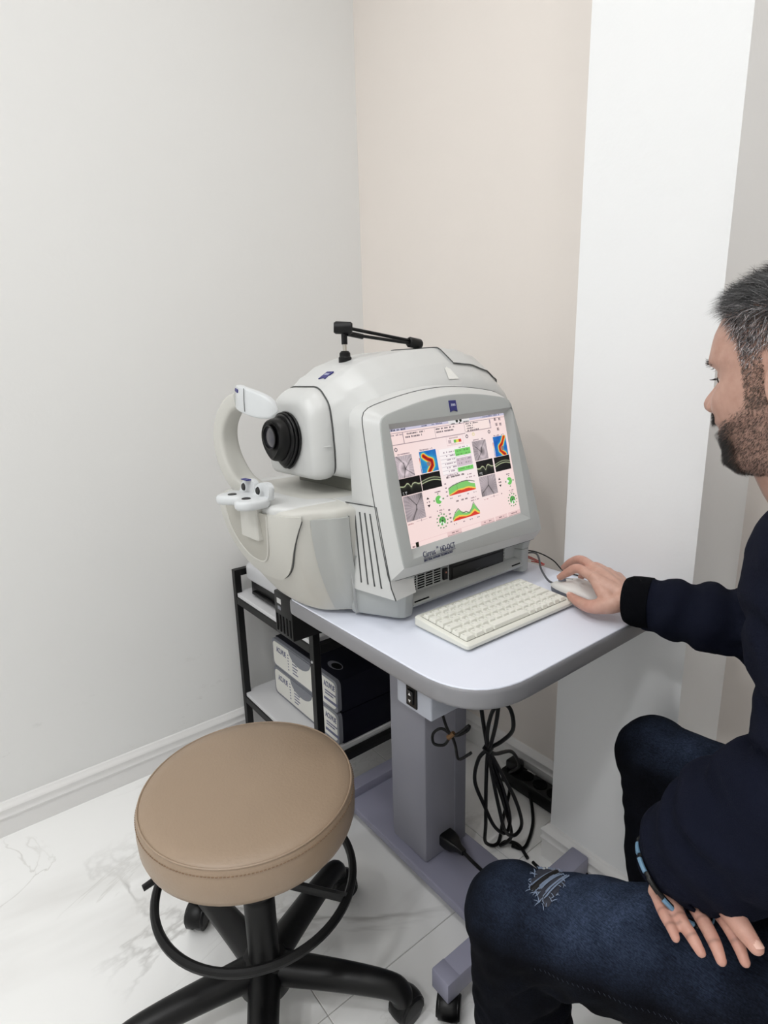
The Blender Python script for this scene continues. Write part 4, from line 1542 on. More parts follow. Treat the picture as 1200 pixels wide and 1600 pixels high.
    def thick(u0, v0, u1, v1, pts, disc):
        m = (U >= u0) & (U < u1) & (Vv >= v0) & (Vv < v1)
        a = (U - u0) / (u1 - u0)
        b = (Vv - v0) / (v1 - v0)
        val = 0.28 + nz_ * 0.22
        dm = np.full_like(a, 9.0)
        for (x0, y0), (x1, y1) in zip(pts, pts[1:]):
            dx, dy = x1 - x0, y1 - y0
            t = np.clip(((a - x0) * dx + (b - y0) * dy) / (dx * dx + dy * dy), 0, 1)
            dm = np.minimum(dm, np.hypot(a - x0 - t * dx, b - y0 - t * dy))
        val += 0.68 * np.exp(-(dm / 0.13) ** 2)
        c = cmap(np.clip(val, 0, 1))
        I[m] = c[m]
        d = np.hypot(a - disc[0], b - disc[1])
        I[m & (d < 0.11)] = (138, 128, 128)

    thick(0.191, 0.226, 0.325, 0.410, [(0.22, 0.22), (0.45, 0.4), (0.66, 0.5), (0.66, 0.72), (0.42, 0.98)], (0.45, 0.62))
    thick(0.847, 0.217, 0.976, 0.407, [(0.85, 0.08), (0.62, 0.4), (0.42, 0.52), (0.42, 0.72), (0.75, 0.95)], (0.62, 0.62))
    for u, v0 in ((0.183, 0.226), (0.838, 0.217)):
        m = (U >= u) & (U < u + 0.006) & (Vv >= v0 + 0.05) & (Vv < v0 + 0.185)
        I[m] = cmap(1 - (Vv - v0 - 0.05) / 0.135)[m]
    for u, v in ((0.02, 0.212), (0.20, 0.208), (0.66, 0.205), (0.86, 0.20)):
        text(u, v, u + 0.10, 0.012, (150, 130, 140))

    def oct_(u0, v0, u1, v1, f, two):
        m = (U >= u0) & (U < u1) & (Vv >= v0) & (Vv < v1)
        a = (U - u0) / (u1 - u0)
        b = (Vv - v0) / (v1 - v0)
        I[m] = (8, 8, 8)
        line = f(a) + nz_ * 0.03
        d = b - line
        g_ = np.zeros_like(a)
        if two:
            g_ = 150 * np.exp(-(d / 0.035) ** 2) + 190 * np.exp(-((d - 0.16) / 0.03) ** 2) + 40 * ((d > 0) & (d < 0.17))
        else:
            g_ = 165 * np.exp(-(d / 0.04) ** 2) + (d > 0) * 95 * np.exp(-np.abs(d) / 0.16) * (0.6 + 0.8 * (nz_ + 0.5))
        base = np.stack([g_ * 0.9, g_ * 0.95, g_ * 0.75], -1) + 8
        I[m] = np.clip(base, 0, 235)[m]
        red = m & (np.abs(b - line + 0.16 - 0.1 * a) < 0.012)
        I[red] = I[red] * 0.5 + np.array((70, 20, 15)) * 0.5

    oct_(0.006, 0.418, 0.165, 0.558, lambda a: 0.42 + 0.05 * np.sin(a * 9) + 0.18 * np.exp(-((a - 0.52) / 0.06) ** 2) - 0.1 * np.exp(-((a - 0.34) / 0.09) ** 2) - 0.08 * np.exp(-((a - 0.75) / 0.1) ** 2), False)
    oct_(0.171, 0.417, 0.328, 0.555, lambda a: 0.42 - 0.20 * np.sin(a * 2.6) + 0.12 * a, True)
    oct_(0.649, 0.411, 0.809, 0.550, lambda a: 0.46 + 0.04 * np.sin(a * 8) + 0.2 * np.exp(-((a - 0.5) / 0.06) ** 2) - 0.1 * np.exp(-((a - 0.32) / 0.1) ** 2) - 0.1 * np.exp(-((a - 0.7) / 0.1) ** 2), False)
    oct_(0.822, 0.411, 0.979, 0.546, lambda a: 0.50 - 0.26 * np.sin(a * 2.4) + 0.12 * a, True)
    for u, v in ((0.02, 0.525), (0.665, 0.515)):
        text(u, v, u + 0.03, 0.012, (190, 190, 190))
        text(u, v + 0.015, u + 0.025, 0.010, (170, 170, 170))
    # arrows
    for u, v in ((0.196, 0.615), (0.843, 0.607)):
        a = np.abs(U - u)
        I[(a < (Vv - v) * 0.55 + 0.001) & (Vv > v) & (Vv < v + 0.02)] = (35, 25, 30)
        I[(a < (v + 0.086 - Vv) * 0.55 + 0.001) & (Vv > v + 0.066) & (Vv < v + 0.086)] = (35, 25, 30)
        text(u - 0.012, v + 0.034, u + 0.014, 0.016, (90, 70, 80))
    # clock and quadrant wheels
    for u, side in ((0.28, 1), (0.939, -1)):
        d = np.hypot((U - u) / 0.026, (Vv - 0.66) / 0.036)
        an = np.arctan2(Vv - 0.66, (U - u) * side)
        I[d < 1.0] = (112, 200, 100)
        I[(d < 1.0) & (np.abs(an) < 0.75) & (d > 0.15)] = (246, 246, 240)
        for k in range(4):
            x, y = u + 0.038 * math.cos(k * math.pi / 2), 0.66 + 0.052 * math.sin(k * math.pi / 2)
            box(x - 0.006, y - 0.005, x + 0.006, y + 0.006, (120, 150, 115))
        text(u - 0.02, 0.585, u + 0.025, 0.012, (120, 100, 110))
        d = np.hypot((U - u) / 0.028, (Vv - 0.845) / 0.038)
        an = (np.arctan2(Vv - 0.845, (U - u) * side) + math.pi * 2) % (math.pi * 2)
        seg_ = (an / (math.pi / 6)).astype(int)
        I[d < 1.0] = (104, 178, 96)
        I[(d < 1.0) & np.isin(seg_, (2, 4))] = (240, 244, 236)
        I[(d < 1.0) & np.isin(seg_, (7, 9, 11))] = (76, 150, 76)
        I[d < 0.22] = (30, 60, 34)
        for k in range(12):
            x, y = u + 0.043 * math.cos(k * math.pi / 6), 0.845 + 0.060 * math.sin(k * math.pi / 6)
            box(x - 0.0055, y - 0.005, x + 0.0055, y + 0.006, (110, 150, 105))
        text(u - 0.03, 0.745, u + 0.03, 0.012, (150, 120, 130))
        text(u - 0.015, 0.765, u + 0.015, 0.010, (150, 120, 130))

    def chart(u0, u1, v1, ks, red, yel, grn, tr):
        a = (U - u0) / (u1 - u0)
        m = (a >= 0) & (a <= 1)
        rd, ye, gn, tl = (np.interp(a, ks, q) for q in (red, yel, grn, tr))
        hgt = v1 - Vv
        I[m & (hgt > 0) & (hgt < gn)] = (132, 206, 112)
        I[m & (hgt > 0) & (hgt < ye)] = (246, 208, 86)
        I[m & (hgt > 0) & (hgt < rd)] = (222, 62, 46)
        I[m & (np.abs(hgt - tl) < 0.0045)] = (110, 125, 105)
        for k in range(4):
            box(u0 - 0.026, v1 - 0.01 - k * 0.035, u0 - 0.012, v1 + 0.001 - k * 0.035, (140, 120, 130))
            text(u0 + 0.07 * k, v1 + 0.018, u0 + 0.07 * k + 0.025, 0.011, (140, 120, 130))

    text(0.372, 0.484, 0.53, 0.016, (60, 40, 50))
    text(0.55, 0.50, 0.60, 0.011, (150, 120, 130))
    text(0.54, 0.525, 0.62, 0.012, (150, 120, 130))
    ks = [0, 0.15, 0.33, 0.55, 0.72, 0.85, 1]
    chart(0.373, 0.609, 0.652, ks, [0.002, 0.012, 0.028, 0.026, 0.03, 0.02, 0.004], [0.008, 0.022, 0.038, 0.038, 0.044, 0.034, 0.014], [0.06, 0.076, 0.092, 0.094, 0.094, 0.066, 0.055], [0.062, 0.08, 0.09, 0.098, 0.096, 0.088, 0.072])
    vline(0.448, 0.555, 0.65, (100, 140, 95), 0.003)
    text(0.42, 0.705, 0.52, 0.014, (70, 50, 60))
    text(0.55, 0.715, 0.60, 0.011, (150, 120, 130))
    text(0.54, 0.738, 0.62, 0.012, (150, 120, 130))
    ks = [0, 0.1, 0.24, 0.36, 0.5, 0.62, 0.72, 0.82, 0.92, 1]
    chart(0.368, 0.609, 0.880, ks, [0.004, 0.02, 0.026, 0.02, 0.012, 0.012, 0.024, 0.04, 0.014, 0.006], [0.01, 0.034, 0.042, 0.034, 0.022, 0.024, 0.042, 0.06, 0.03, 0.014], [0.03, 0.065, 0.088, 0.065, 0.042, 0.046, 0.075, 0.11, 0.055, 0.028], [0.02, 0.07, 0.10, 0.05, 0.055, 0.035, 0.07, 0.12, 0.06, 0.022])
    for u0, v in ((0.015, 0.79), (0.66, 0.765)):
        text(u0, v, u0 + 0.05, 0.010, (190, 140, 140))
        hline(u0 + 0.065, u0 + 0.15, v - 0.004, (215, 190, 190))
        box(u0 + 0.10, v - 0.014, u0 + 0.108, v + 0.006, (190, 165, 170))
        text(u0 + 0.16, v - 0.012, u0 + 0.185, 0.012, (150, 120, 130))
    # bottom buttons
    for u0, u1 in ((0.30, 0.423), (0.60, 0.73), (0.74, 0.86), (0.87, 0.995)):
        box(u0, 0.955, u1, 0.99, (238, 206, 204))
        hline(u0, u1, 0.988, (190, 160, 160), 0.004)
        text(u0 + 0.03, 0.966, u1 - 0.03, 0.012, (120, 95, 100))
    hline(0, 0.60, 0.952, (240, 205, 205), 0.004)
    box(0.045, 0.955, 0.068, 1.0, (25, 28, 16))
    text(0.0, 0.975, 0.038, 0.014, (80, 40, 50))
    I[:] = np.clip(I, 0, 255)
    return I


IMG = draw_screen()
Il = IMG / 255.0
Il = np.where(Il <= 0.04045, Il / 12.92, ((Il + 0.055) / 1.055) ** 2.4)
vv, ff, cc = [], [], []
ys_ = np.linspace(sy0 - 0.001, sy1 + 0.001, SWD + 1)
zs_ = np.linspace(sz1 + 0.001, sz0 - 0.001, SHT + 1)
gy, gz = np.meshgrid(ys_, zs_)
gz = gz + 0.008 * (gy - sy0) / (sy1 - sy0)
gx = 0.953 - SL * (gz - 0.862) - 0.0135
verts = np.stack([gx.ravel(), gy.ravel(), gz.ravel()], 1)
a = np.arange(SHT * (SWD + 1)).reshape(SHT, SWD + 1)[:, :-1].ravel()
quads = np.stack([a, a + SWD + 1, a + SWD + 2, a + 1], 1)
me = bpy.data.meshes.new('screen')
me.vertices.add(len(verts))
me.vertices.foreach_set('co', verts.ravel())
me.loops.add(quads.size)
me.loops.foreach_set('vertex_index', quads.ravel())
me.polygons.add(len(quads))
me.polygons.foreach_set('loop_start', np.arange(0, quads.size, 4))
me.polygons.foreach_set('loop_total', np.full(len(quads), 4))
me.update(calc_edges=True)
me.validate()
set_col(me, np.repeat(Il.reshape(-1, 3), 4, 0), 'picture', 'CORNER')
sm = attr_mat('screen_picture', 'picture', 0.35, emit=True, estr=0.93)
sm.cycles.emission_sampling = 'NONE'
so = put('screen', me, sm, bz, smooth=False)
so['label'] = 'lit screen showing retina scan maps and charts'

# the whole instrument stands slightly askew on the table
dv.rotation_euler = (0, 0, math.radians(2.2))
dv.location = (0.74 - 0.0065, -0.50 - 0.006, TZ)
# ------------------------------------------------------------------ keyboard
KX, KY = 1.0125, -0.5345
kb = thing('keyboard', 'compact off-white computer keyboard lying before the screen', 'keyboard', (KX, KY, TZ))
# local: u along the long side (towards +Y), v towards the user (+X)
KM = Matrix.Translation((KX, KY, TZ)) @ Matrix.Rotation(math.radians(-0.5), 4, 'Z') @ Matrix(((0, 1, 0, 0), (1, 0, 0, 0), (0, 0, 1, 0), (0, 0, 0, 1)))
KL, KW = 0.274, 0.126


def kz(v):
    """height of the case deck: higher at the back"""
    return 0.021 - (v + KW / 2) / KW * 0.008


def kring(m, dz, low=False):
    P = round_poly([(-KL / 2 + m, -KW / 2 + m), (KL / 2 - m, -KW / 2 + m), (KL / 2 - m, KW / 2 - m), (-KL / 2 + m, KW / 2 - m)], 0.007, 4)
    return [KM @ V((u, v, (0.002 if low else kz(v)) + dz)) for u, v in P]


put('case', loft_me([kring(0.004, 0, True), kring(0.0, 0.004, True), kring(0.0, -0.006), kring(0.0, -0.0025), kring(0.0025, 0), kring(0.0065, 0.0004), kring(0.0075, -0.002)]), 'keyboard_case', kb, angle=40)
kg = [KM @ V((u, v, kz(v) - 0.0012)) for u, v in ((-KL / 2 + 0.008, -KW / 2 + 0.012), (KL / 2 - 0.008, -KW / 2 + 0.012), (KL / 2 - 0.008, KW / 2 - 0.012), (-KL / 2 + 0.008, KW / 2 - 0.012))]
put('key_well', loft_me([[(p.x, p.y, p.z) for p in kg], [(p.x, p.y, p.z - 0.003) for p in kg]]), 'key_gap', kb, smooth=False)
unit = (KL - 0.018) / 15.0
rows = [
    [(1, t) for t in ('Esc', 'F1', 'F2', 'F3', 'F4', 'F5', 'F6', 'F7', 'F8', 'F9', 'F10', 'F11', 'F12', 'Num', 'Prt')],
    [(1, t) for t in '`1234567890-='] + [(1, 'Del'), (1, 'Ins')],
    [(1.5, 'Tab')] + [(1, t) for t in 'QWERTYUIOP[]'] + [(1.5, 'Back')],
    [(1.75, 'Caps')] + [(1, t) for t in "ASDFGHJKL;'"] + [(2.25, 'Enter')],
    [(1.25, 'Shift'), (1, '\\')] + [(1, t) for t in 'ZXCVBNM,./'] + [(1, 'Up'), (1.75, 'Shift')],
    [(1.25, 'Fn'), (1.25, 'Ctrl'), (1.25, 'Alt'), (5.25, ''), (1, 'Alt'), (1, 'Hm'), (1, 'End'), (1, '<'), (1, 'v'), (1, '>')],
]
rowd = [0.0140, 0.0178, 0.0178, 0.0178, 0.0178, 0.0178]
kcache = {}


def key_mesh(w, d):
    k = (round(w, 4), round(d, 4))
    if k not in kcache:
        g_ = 0.0007
        hw, hd = w / 2 - g_, d / 2 - g_
        r0 = [(x, y, 0.0) for x, y in round_poly([(-hw, -hd), (hw, -hd), (hw, hd), (-hw, hd)], 0.0012, 1)]
        tw, td = hw - 0.0017, hd - 0.0019
        r1 = [(x, y - 0.0003, 0.0052) for x, y in round_poly([(-tw, -td), (tw, -td), (tw, td), (-tw, td)], 0.0012, 1)]
        r2 = [(x * 0.93, y * 0.93 - 0.0003, 0.0056) for x, y, z in r1]
        m = loft_me([r0, r1, r2], False, True)
        m.shade_flat()
        m.materials.append(MATS['key_white'])
        kcache[k] = m
    return kcache[k]


v = -KW / 2 + 0.0115
lcache = {}
for ri, row in enumerate(rows):
    d = rowd[ri]
    u = -KL / 2 + 0.009
    tilt = math.atan2(0.008, KW)
    for w_, leg in row:
        w = w_ * unit
        L = Matrix.Translation((u + w / 2, v + d / 2, kz(v + d / 2) - 0.0008)) @ Matrix.Rotation(-tilt, 4, 'X')
        o = bpy.data.objects.new('key', key_mesh(w, d))
        COL.objects.link(o)
        o.parent = kb
        Mw = Matrix.Translation(-V((KX, KY, TZ))) @ KM @ L
        o.matrix_local = Mw
        if leg:
            # legends read from the user's side (facing -v)
            sz = 0.0052 if len(leg) == 1 else 0.0034
            lk = leg
            if lk not in lcache:
                lm = text_me(leg, sz, Matrix.Translation((-w / 2 + 0.0034, -0.0010, 0.0057)) @ Matrix.Diagonal((1, -1, 1, 1)), 0.0, sx=0.85)
                lm.materials.append(MATS['legend_grey'])
                lcache[lk] = lm
            lo = bpy.data.objects.new('legend', lcache[lk])
            COL.objects.link(lo)
            lo.parent = o
        u += w
    v += d
put('foot', box_me((-0.12, -KW / 2 + 0.006, 0.0), (0.12, -KW / 2 + 0.016, 0.003), 0.0005, 1, KM), 'black_rubber', kb)
put('foot', box_me((-0.12, KW / 2 - 0.014, 0.0), (0.12, KW / 2 - 0.006, 0.003), 0.0005, 1, KM), 'black_rubber', kb)

# ------------------------------------------------------------------ mouse
MX, MY = 1.058, -0.362
ms = thing('computer_mouse', 'white computer mouse with grey sides under the man\'s right hand', 'mouse', (MX, MY, TZ))
MM = Matrix.Translation((MX, MY, TZ)) @ Matrix.Rotation(math.radians(176), 4, 'Z')


def mouse_shell(z0, z1, grow):
    rings = []
    for k in range(9):
        t = k / 8
        zt = z0 + (z1 - z0) * t
        s = math.sqrt(max(0.0, 1 - (t * 0.985) ** 3.0)) if z1 > 0.02 else 1 - 0.05 * (1 - t) ** 2
        ring = []
        for j in range(36):
            a = 2 * math.pi * j / 36
            c, s_ = math.cos(a), math.sin(a)
            x = 0.056 * math.copysign(abs(c) ** 0.75, c)
            y = 0.0305 * math.copysign(abs(s_) ** 0.8, s_) * (1 - 0.10 * c)
            hz = zt * (1 - 0.30 * max(0, c) ** 2 - 0.18 * max(0, -c) ** 2) if z1 > 0.02 else zt
            ring.append(MM @ V(((x * s + 0.004 * (1 - s)) * grow, y * s * grow, max(z0, hz))))
        rings.append(ring)
    return loft_me(rings)


put('base', mouse_shell(0.001, 0.0165, 0.98), 'mouse_grey', ms, angle=50)
put('top_shell', mouse_shell(0.0165, 0.036, 1.0), 'mouse_white', ms, angle=60)
put('button_gap', tube_me([MM @ V((0.012, 0, 0.0350)), MM @ V((0.03, 0, 0.0318)), MM @ V((0.048, 0, 0.0262))], 0.0006, 6), 'seam_dark', ms)
put('scroll_wheel', lathe_me([(0, -0.003), (0.007, -0.003), (0.008, 0), (0.007, 0.003), (0, 0.003)], 18, MM @ V((0.036, 0, 0.0258)), MM.to_3x3() @ V((0, 1, 0))), 'mouse_grey', ms)
cab = spline([MM @ V((0.052, 0.0, 0.014)), V((0.985, -0.352, TZ + 0.014)), V((0.955, -0.335, TZ + 0.026)), V((0.93, -0.310, TZ + 0.038)), V((0.90, -0.285, TZ + 0.036)), V((0.86, -0.268, TZ + 0.022))], 6)
put('cable', tube_me(cab, 0.0021, 8), 'cable_grey', ms)

# thin leads behind the scanner
ld = thing('sensor_leads', 'thin black and red leads coming out behind the scanner', 'cable', (0.87, -0.27, TZ))
put('red_lead', tube_me(spline([(0.86, -0.290, TZ + 0.025), (0.895, -0.285, TZ + 0.020), (0.93, -0.300, TZ + 0.022), (0.915, -0.272, TZ + 0.012), (0.88, -0.268, TZ + 0.008)], 6), 0.0013, 6), 'cable_red', ld)
put('red_lead', tube_me(spline([(0.86, -0.295, TZ + 0.030), (0.90, -0.292, TZ + 0.026), (0.925, -0.285, TZ + 0.016), (0.90, -0.266, TZ + 0.003)], 6), 0.0012, 6), 'cable_red', ld)
put('black_lead', tube_me(spline([(0.86, -0.286, TZ + 0.034), (0.90, -0.278, TZ + 0.036), (0.935, -0.268, TZ + 0.024), (0.96, -0.262, TZ + 0.004), (1.00, -0.2595, TZ + 0.003)], 6), 0.0014, 6), 'cable_black', ld)

# ------------------------------------------------------------------ cables under the table
UZ = TZ - 0.034
pc = thing('power_cable', 'coiled black power cables tied together hanging behind the table post', 'cable', (0.86, -0.35, 0))


def px_path(pts):
    return spline(pts, 7)


tie = (0.922, -0.447, 0.375)
put('cable', tube_me(px_path([(0.952, -0.512, UZ), (0.947, -0.507, 0.60), (0.937, -0.487, 0.50), (0.927, -0.460, 0.41), tie, (0.914, -0.422, 0.31), (0.902, -0.362, 0.17), (0.892, -0.322, 0.06), (0.862, -0.325, 0.012), (0.860, -0.300, 0.007), (0.885, -0.285, 0.006), (0.925, -0.300, 0.006)]), 0.0042, 8), 'cable_black', pc)
put('cable', tube_me(px_path([(0.982, -0.482, UZ), (0.977, -0.477, 0.58), (0.962, -0.467, 0.48), (0.937, -0.454, 0.40), (0.919, -0.444, 0.36), (0.897, -0.422, 0.25), (0.872, -0.392, 0.12), (0.845, -0.360, 0.03), (0.850, -0.320, 0.008), (0.800, -0.240, 0.007), (0.760, -0.170, 0.012), (0.742, -0.148, 0.022)]), 0.0042, 8), 'cable_black', pc)
put('loop', tube_me(px_path([tie, (0.937, -0.467, 0.43), (0.957, -0.477, 0.49), (0.972, -0.470, 0.515), (0.984, -0.454, 0.50), (0.982, -0.442, 0.45), (0.952, -0.440, 0.405), tie]), 0.0042, 8), 'cable_black', pc)
put('loop', tube_me(px_path([tie, (0.902, -0.454, 0.34), (0.884, -0.444, 0.27), (0.884, -0.412, 0.19), (0.890, -0.382, 0.12), (0.898, -0.352, 0.09), (0.906, -0.347, 0.13), (0.912, -0.377, 0.22), (0.919, -0.422, 0.32), tie]), 0.0042, 8), 'cable_black', pc)
put('loop', tube_me(px_path([tie, (0.918, -0.427, 0.30), (0.910, -0.392, 0.19), (0.902, -0.357, 0.10), (0.906, -0.327, 0.075), (0.917, -0.317, 0.11), (0.922, -0.352, 0.20), (0.924, -0.412, 0.31), tie]), 0.0042, 8), 'cable_black', pc)
put('cable', tube_me(px_path([tie, (0.912, -0.412, 0.34), (0.862, -0.292, 0.26), (0.792, -0.172, 0.12), (0.735, -0.135, 0.05), (0.725, -0.125, 0.035)]), 0.0042, 8), 'cable_black', pc)
put('cable', tube_me(px_path([(0.876, -0.300, 0.006), (0.900, -0.280, 0.006), (0.870, -0.210, 0.006), (0.830, -0.160, 0.010), (0.800, -0.135, 0.022)]), 0.0042, 8), 'cable_black', pc)
put('cable_tie', tube_me([V(tie) + V((0, -0.006, -0.004)), V(tie) + V((0, 0.006, 0.004))], 0.010, 12), 'black_rubber', pc)

ps_ = thing('power_strip', 'black power strip on the floor against the back baseboard', 'power strip', (0.79, -0.107, 0))
SM = frame((0.80, -0.108, 0.0), (1, 0.0, 0), (0, 1, 0))
put('body', box_me((-0.10, -0.028, 0.001), (0.145, 0.028, 0.042), 0.005, 2, SM), 'black_plastic', ps_)
for k in range(4):
    put('socket', lathe_me([(0, 0.0006), (0.014, 0.0006), (0.016, 0.0025), (0.0195, 0.0025), (0.0195, 0.0), (0, 0.0)], 24, SM @ V((-0.03 + k * 0.045, 0, 0.042))), 'black_matte', ps_)
put('plug', box_me((-0.092, -0.02, 0.042), (-0.052, 0.02, 0.072), 0.008, 3, SM), 'black_rubber', ps_)
put('label_strip', box_me((-0.045, 0.021, 0.0419), (-0.018, 0.026, 0.0425), 0, 1, SM), 'label_silver', ps_)

# plug in the post with its own lead
pl = thing('mains_plug', 'black mains plug and lead at the foot of the table post', 'plug', (0.84, -0.47, 0.09))
put('plug_body', loft_me([[(PX1 + a, -0.475 + y * s, 0.100 + z * s) for y, z in round_poly([(-0.019, -0.016), (0.019, -0.016), (0.019, 0.016), (-0.019, 0.016)], 0.008, 4)] for a, s in ((0.0, 1.0), (0.016, 1.02), (0.030, 0.85), (0.045, 0.45), (0.060, 0.34))]), 'black_rubber', pl, angle=50)
put('lead', tube_me(spline([(PX1 + 0.055, -0.475, 0.100), (PX1 + 0.085, -0.470, 0.088), (0.93, -0.455, 0.068), (0.97, -0.44, 0.066), (1.0, -0.40, 0.05), (1.01, -0.36, 0.010), (0.98, -0.31, 0.0065), (0.94, -0.30, 0.0065)], 6), 0.004, 8), 'cable_black', pl)
# small tied lead hanging from the control box
tl = thing('tied_lead', 'short black lead with a small tied loop hanging by the control box', 'cable', (0.957, -0.575, 0.435))
put('lead', tube_me(spline([(0.942, -0.610, UZ - 0.002), (0.945, -0.608, 0.575), (0.952, -0.605, 0.530), (0.967, -0.600, 0.500), (0.982, -0.592, 0.510), (0.995, -0.583, 0.527), (0.992, -0.585, 0.515), (0.972, -0.597, 0.500), (0.950, -0.607, 0.508), (0.937, -0.617, 0.495), (0.939, -0.617, 0.475), (0.954, -0.605, 0.475), (0.967, -0.600, 0.497), (0.975, -0.597, 0.480), (0.979, -0.593, 0.453), (0.993, -0.583, 0.465), (0.998, -0.579, 0.471)], 5), 0.0028, 8), 'cable_black', tl)
put('twist_tie', tube_me([(0.962, -0.603, 0.493), (0.971, -0.597, 0.505)], 0.0048, 8), 'tan_tie', tl)
# ------------------------------------------------------------------ seated man
def skin_mat():
    m = bpy.data.materials.new('skin')
    m.use_nodes = True
    nt = m.node_tree
    b = nt.nodes['Principled BSDF']
    b.inputs['Roughness'].default_value = 0.5
    b.inputs['Subsurface Weight'].default_value = 0.05
    b.inputs['Subsurface Radius'].default_value = (0.006, 0.002, 0.001)
    b.inputs['Subsurface Scale'].default_value = 0.5
    tc = nt.nodes.new('ShaderNodeTexCoord')
    a = nt.nodes.new('ShaderNodeAttribute')
    a.attribute_name = 'tint'
    n = nt.nodes.new('ShaderNodeTexNoise')
    n.inputs['Scale'].default_value = 70
    n.inputs['Detail'].default_value = 5
    nt.links.new(tc.outputs['Object'], n.inputs['Vector'])
    mx = nt.nodes.new('ShaderNodeMix')
    mx.data_type = 'RGBA'
    mx.blend_type = 'MULTIPLY'
    mx.inputs['Factor'].default_value = 0.5
    cr_ = nt.nodes.new('ShaderNodeValToRGB')
    cr_.color_ramp.elements[0].position = 0.3
    cr_.color_ramp.elements[0].color = (0.72, 0.62, 0.58, 1)
    cr_.color_ramp.elements[1].position = 0.7
    cr_.color_ramp.elements[1].color = (1, 1, 1, 1)
    nt.links.new(n.outputs['Fac'], cr_.inputs['Fac'])
    nt.links.new(a.outputs['Color'], mx.inputs['A'])
    nt.links.new(cr_.outputs['Color'], mx.inputs['B'])
    nt.links.new(mx.outputs['Result'], b.inputs['Base Color'])
    n2 = nt.nodes.new('ShaderNodeTexNoise')
    n2.inputs['Scale'].default_value = 420
    n2.inputs['Detail'].default_value = 3
    nt.links.new(tc.outputs['Object'], n2.inputs['Vector'])
    bp_ = nt.nodes.new('ShaderNodeBump')
    bp_.inputs['Strength'].default_value = 0.25
    bp_.inputs['Distance'].default_value = 0.0012
    nt.links.new(n2.outputs['Fac'], bp_.inputs['Height'])
    nt.links.new(bp_.outputs['Normal'], b.inputs['Normal'])
    MATS['skin'] = m


skin_mat()
attr_mat('denim', 'tint', 1.0, bump=0.6, bscale=900, weave=[((160, 1100, 1100), 0.45, 1.5), ((500, 260, 260), 0.75, 1.25), ((22, 22, 22), 0.7, 1.25)], spec=0.08)
attr_mat('strands', 'tint', 0.45)
mat('knit_navy', rgb(18, 21, 34), 0.9, var=0.12, scale=60, bump=0.6, bscale=700, spec=0.08)
mat('knit_black', rgb(8, 9, 13), 0.9, var=0.1, bump=0.5, bscale=700, spec=0.06)
mat('shoe_black', rgb(16, 16, 18), 0.5, var=0.1)
mat('thread_blue', rgb(120, 134, 156), 0.9, var=0.1)
mat('thread_dim', rgb(36, 42, 54), 0.9, var=0.1)
mat('patch_grey', rgb(44, 46, 56), 0.9, var=0.25, scale=250)
mat('lash_black', rgb(14, 11, 10), 0.6, var=0.05)

MAN = (1.56, -0.48, 0)
man = thing('person', 'seated man in navy sweater and ripped dark jeans, right hand on the mouse', 'person', MAN)

# head frame
HF = V((-0.975, 0.12, -0.17)).normalized()
HL = V((0, 0, 1)).cross(HF).normalized()      # the man's left, towards the viewer
HU = HF.cross(HL).normalized()
HC = V((1.267, -0.408, 1.095)) - HF * 0.119 + HU * 0.015


def hw(a, b, c):
    return HC + HF * a + HL * b + HU * c


PR = [(-0.118, 0.040), (-0.108, 0.072), (-0.094, 0.088), (-0.078, 0.086), (-0.066, 0.090), (-0.057, 0.094), (-0.050, 0.090), (-0.043, 0.096), (-0.034, 0.094), (-0.026, 0.096), (-0.01, 0.094), (0.008, 0.089), (0.020, 0.088), (0.034, 0.0955), (0.046, 0.094), (0.070, 0.086), (0.090, 0.074), (0.108, 0.053), (0.120, 0.026), (0.125, 0.004)]
NO = [(-0.118, 0.0), (-0.034, 0.0), (-0.029, 0.012), (-0.022, 0.022), (-0.014, 0.0245), (-0.006, 0.022), (0.004, 0.015), (0.014, 0.008), (0.024, 0.003), (0.034, 0.0), (0.125, 0)]
BK = [(-0.118, -0.045), (-0.08, -0.060), (-0.04, -0.080), (0.0, -0.094), (0.04, -0.101), (0.08, -0.090), (0.105, -0.064), (0.120, -0.032), (0.125, -0.004)]
WD = [(-0.118, 0.034), (-0.108, 0.046), (-0.094, 0.053), (-0.07, 0.059), (-0.04, 0.066), (-0.01, 0.070), (0.03, 0.075), (0.06, 0.076), (0.085, 0.068), (0.105, 0.050), (0.120, 0.026), (0.125, 0.004)]


def ip(tab, c):
    return float(np.interp(c, [t[0] for t in tab], [t[1] for t in tab]))


def head_point(th, c, off=0.0):
    """th: angle around, 0 = face, positive to the man's left"""
    f, bk, w = ip(PR, c), ip(BK, c), ip(WD, c)
    mid = (f + bk) / 2 * 0.2
    ct, st = math.cos(th), math.sin(th)
    ex = 0.80 if ct > 0 else 0.95
    a = mid + (f - mid) * abs(ct) ** ex if ct >= 0 else mid - (mid - bk) * abs(ct) ** ex
    b = w * math.copysign(abs(st) ** 0.9, st)
    # nose ridge
    nw = 0.0085 + 0.008 * math.exp(-((c + 0.020) / 0.014) ** 2)
    if ct > 0:
        a += ip(NO, c) * math.exp(-(b / nw) ** 2)
        # eye socket, cheek, lips
        a -= 0.011 * math.exp(-(((abs(b) - 0.031) / 0.017) ** 2 + ((c - 0.015) / 0.012) ** 2))
        a += 0.004 * math.exp(-(((abs(b) - 0.040) / 0.018) ** 2 + ((c + 0.014) / 0.018) ** 2))
        a += 0.003 * math.exp(-(((abs(b) - 0.024) / 0.02) ** 2 + ((c - 0.036) / 0.008) ** 2))
        a -= 0.0035 * math.exp(-((c + 0.0505) / 0.0028) ** 2 - (b / 0.024) ** 4)
    n = V((ct, st, 0.0))
    return V((a, b, c)) + n * off


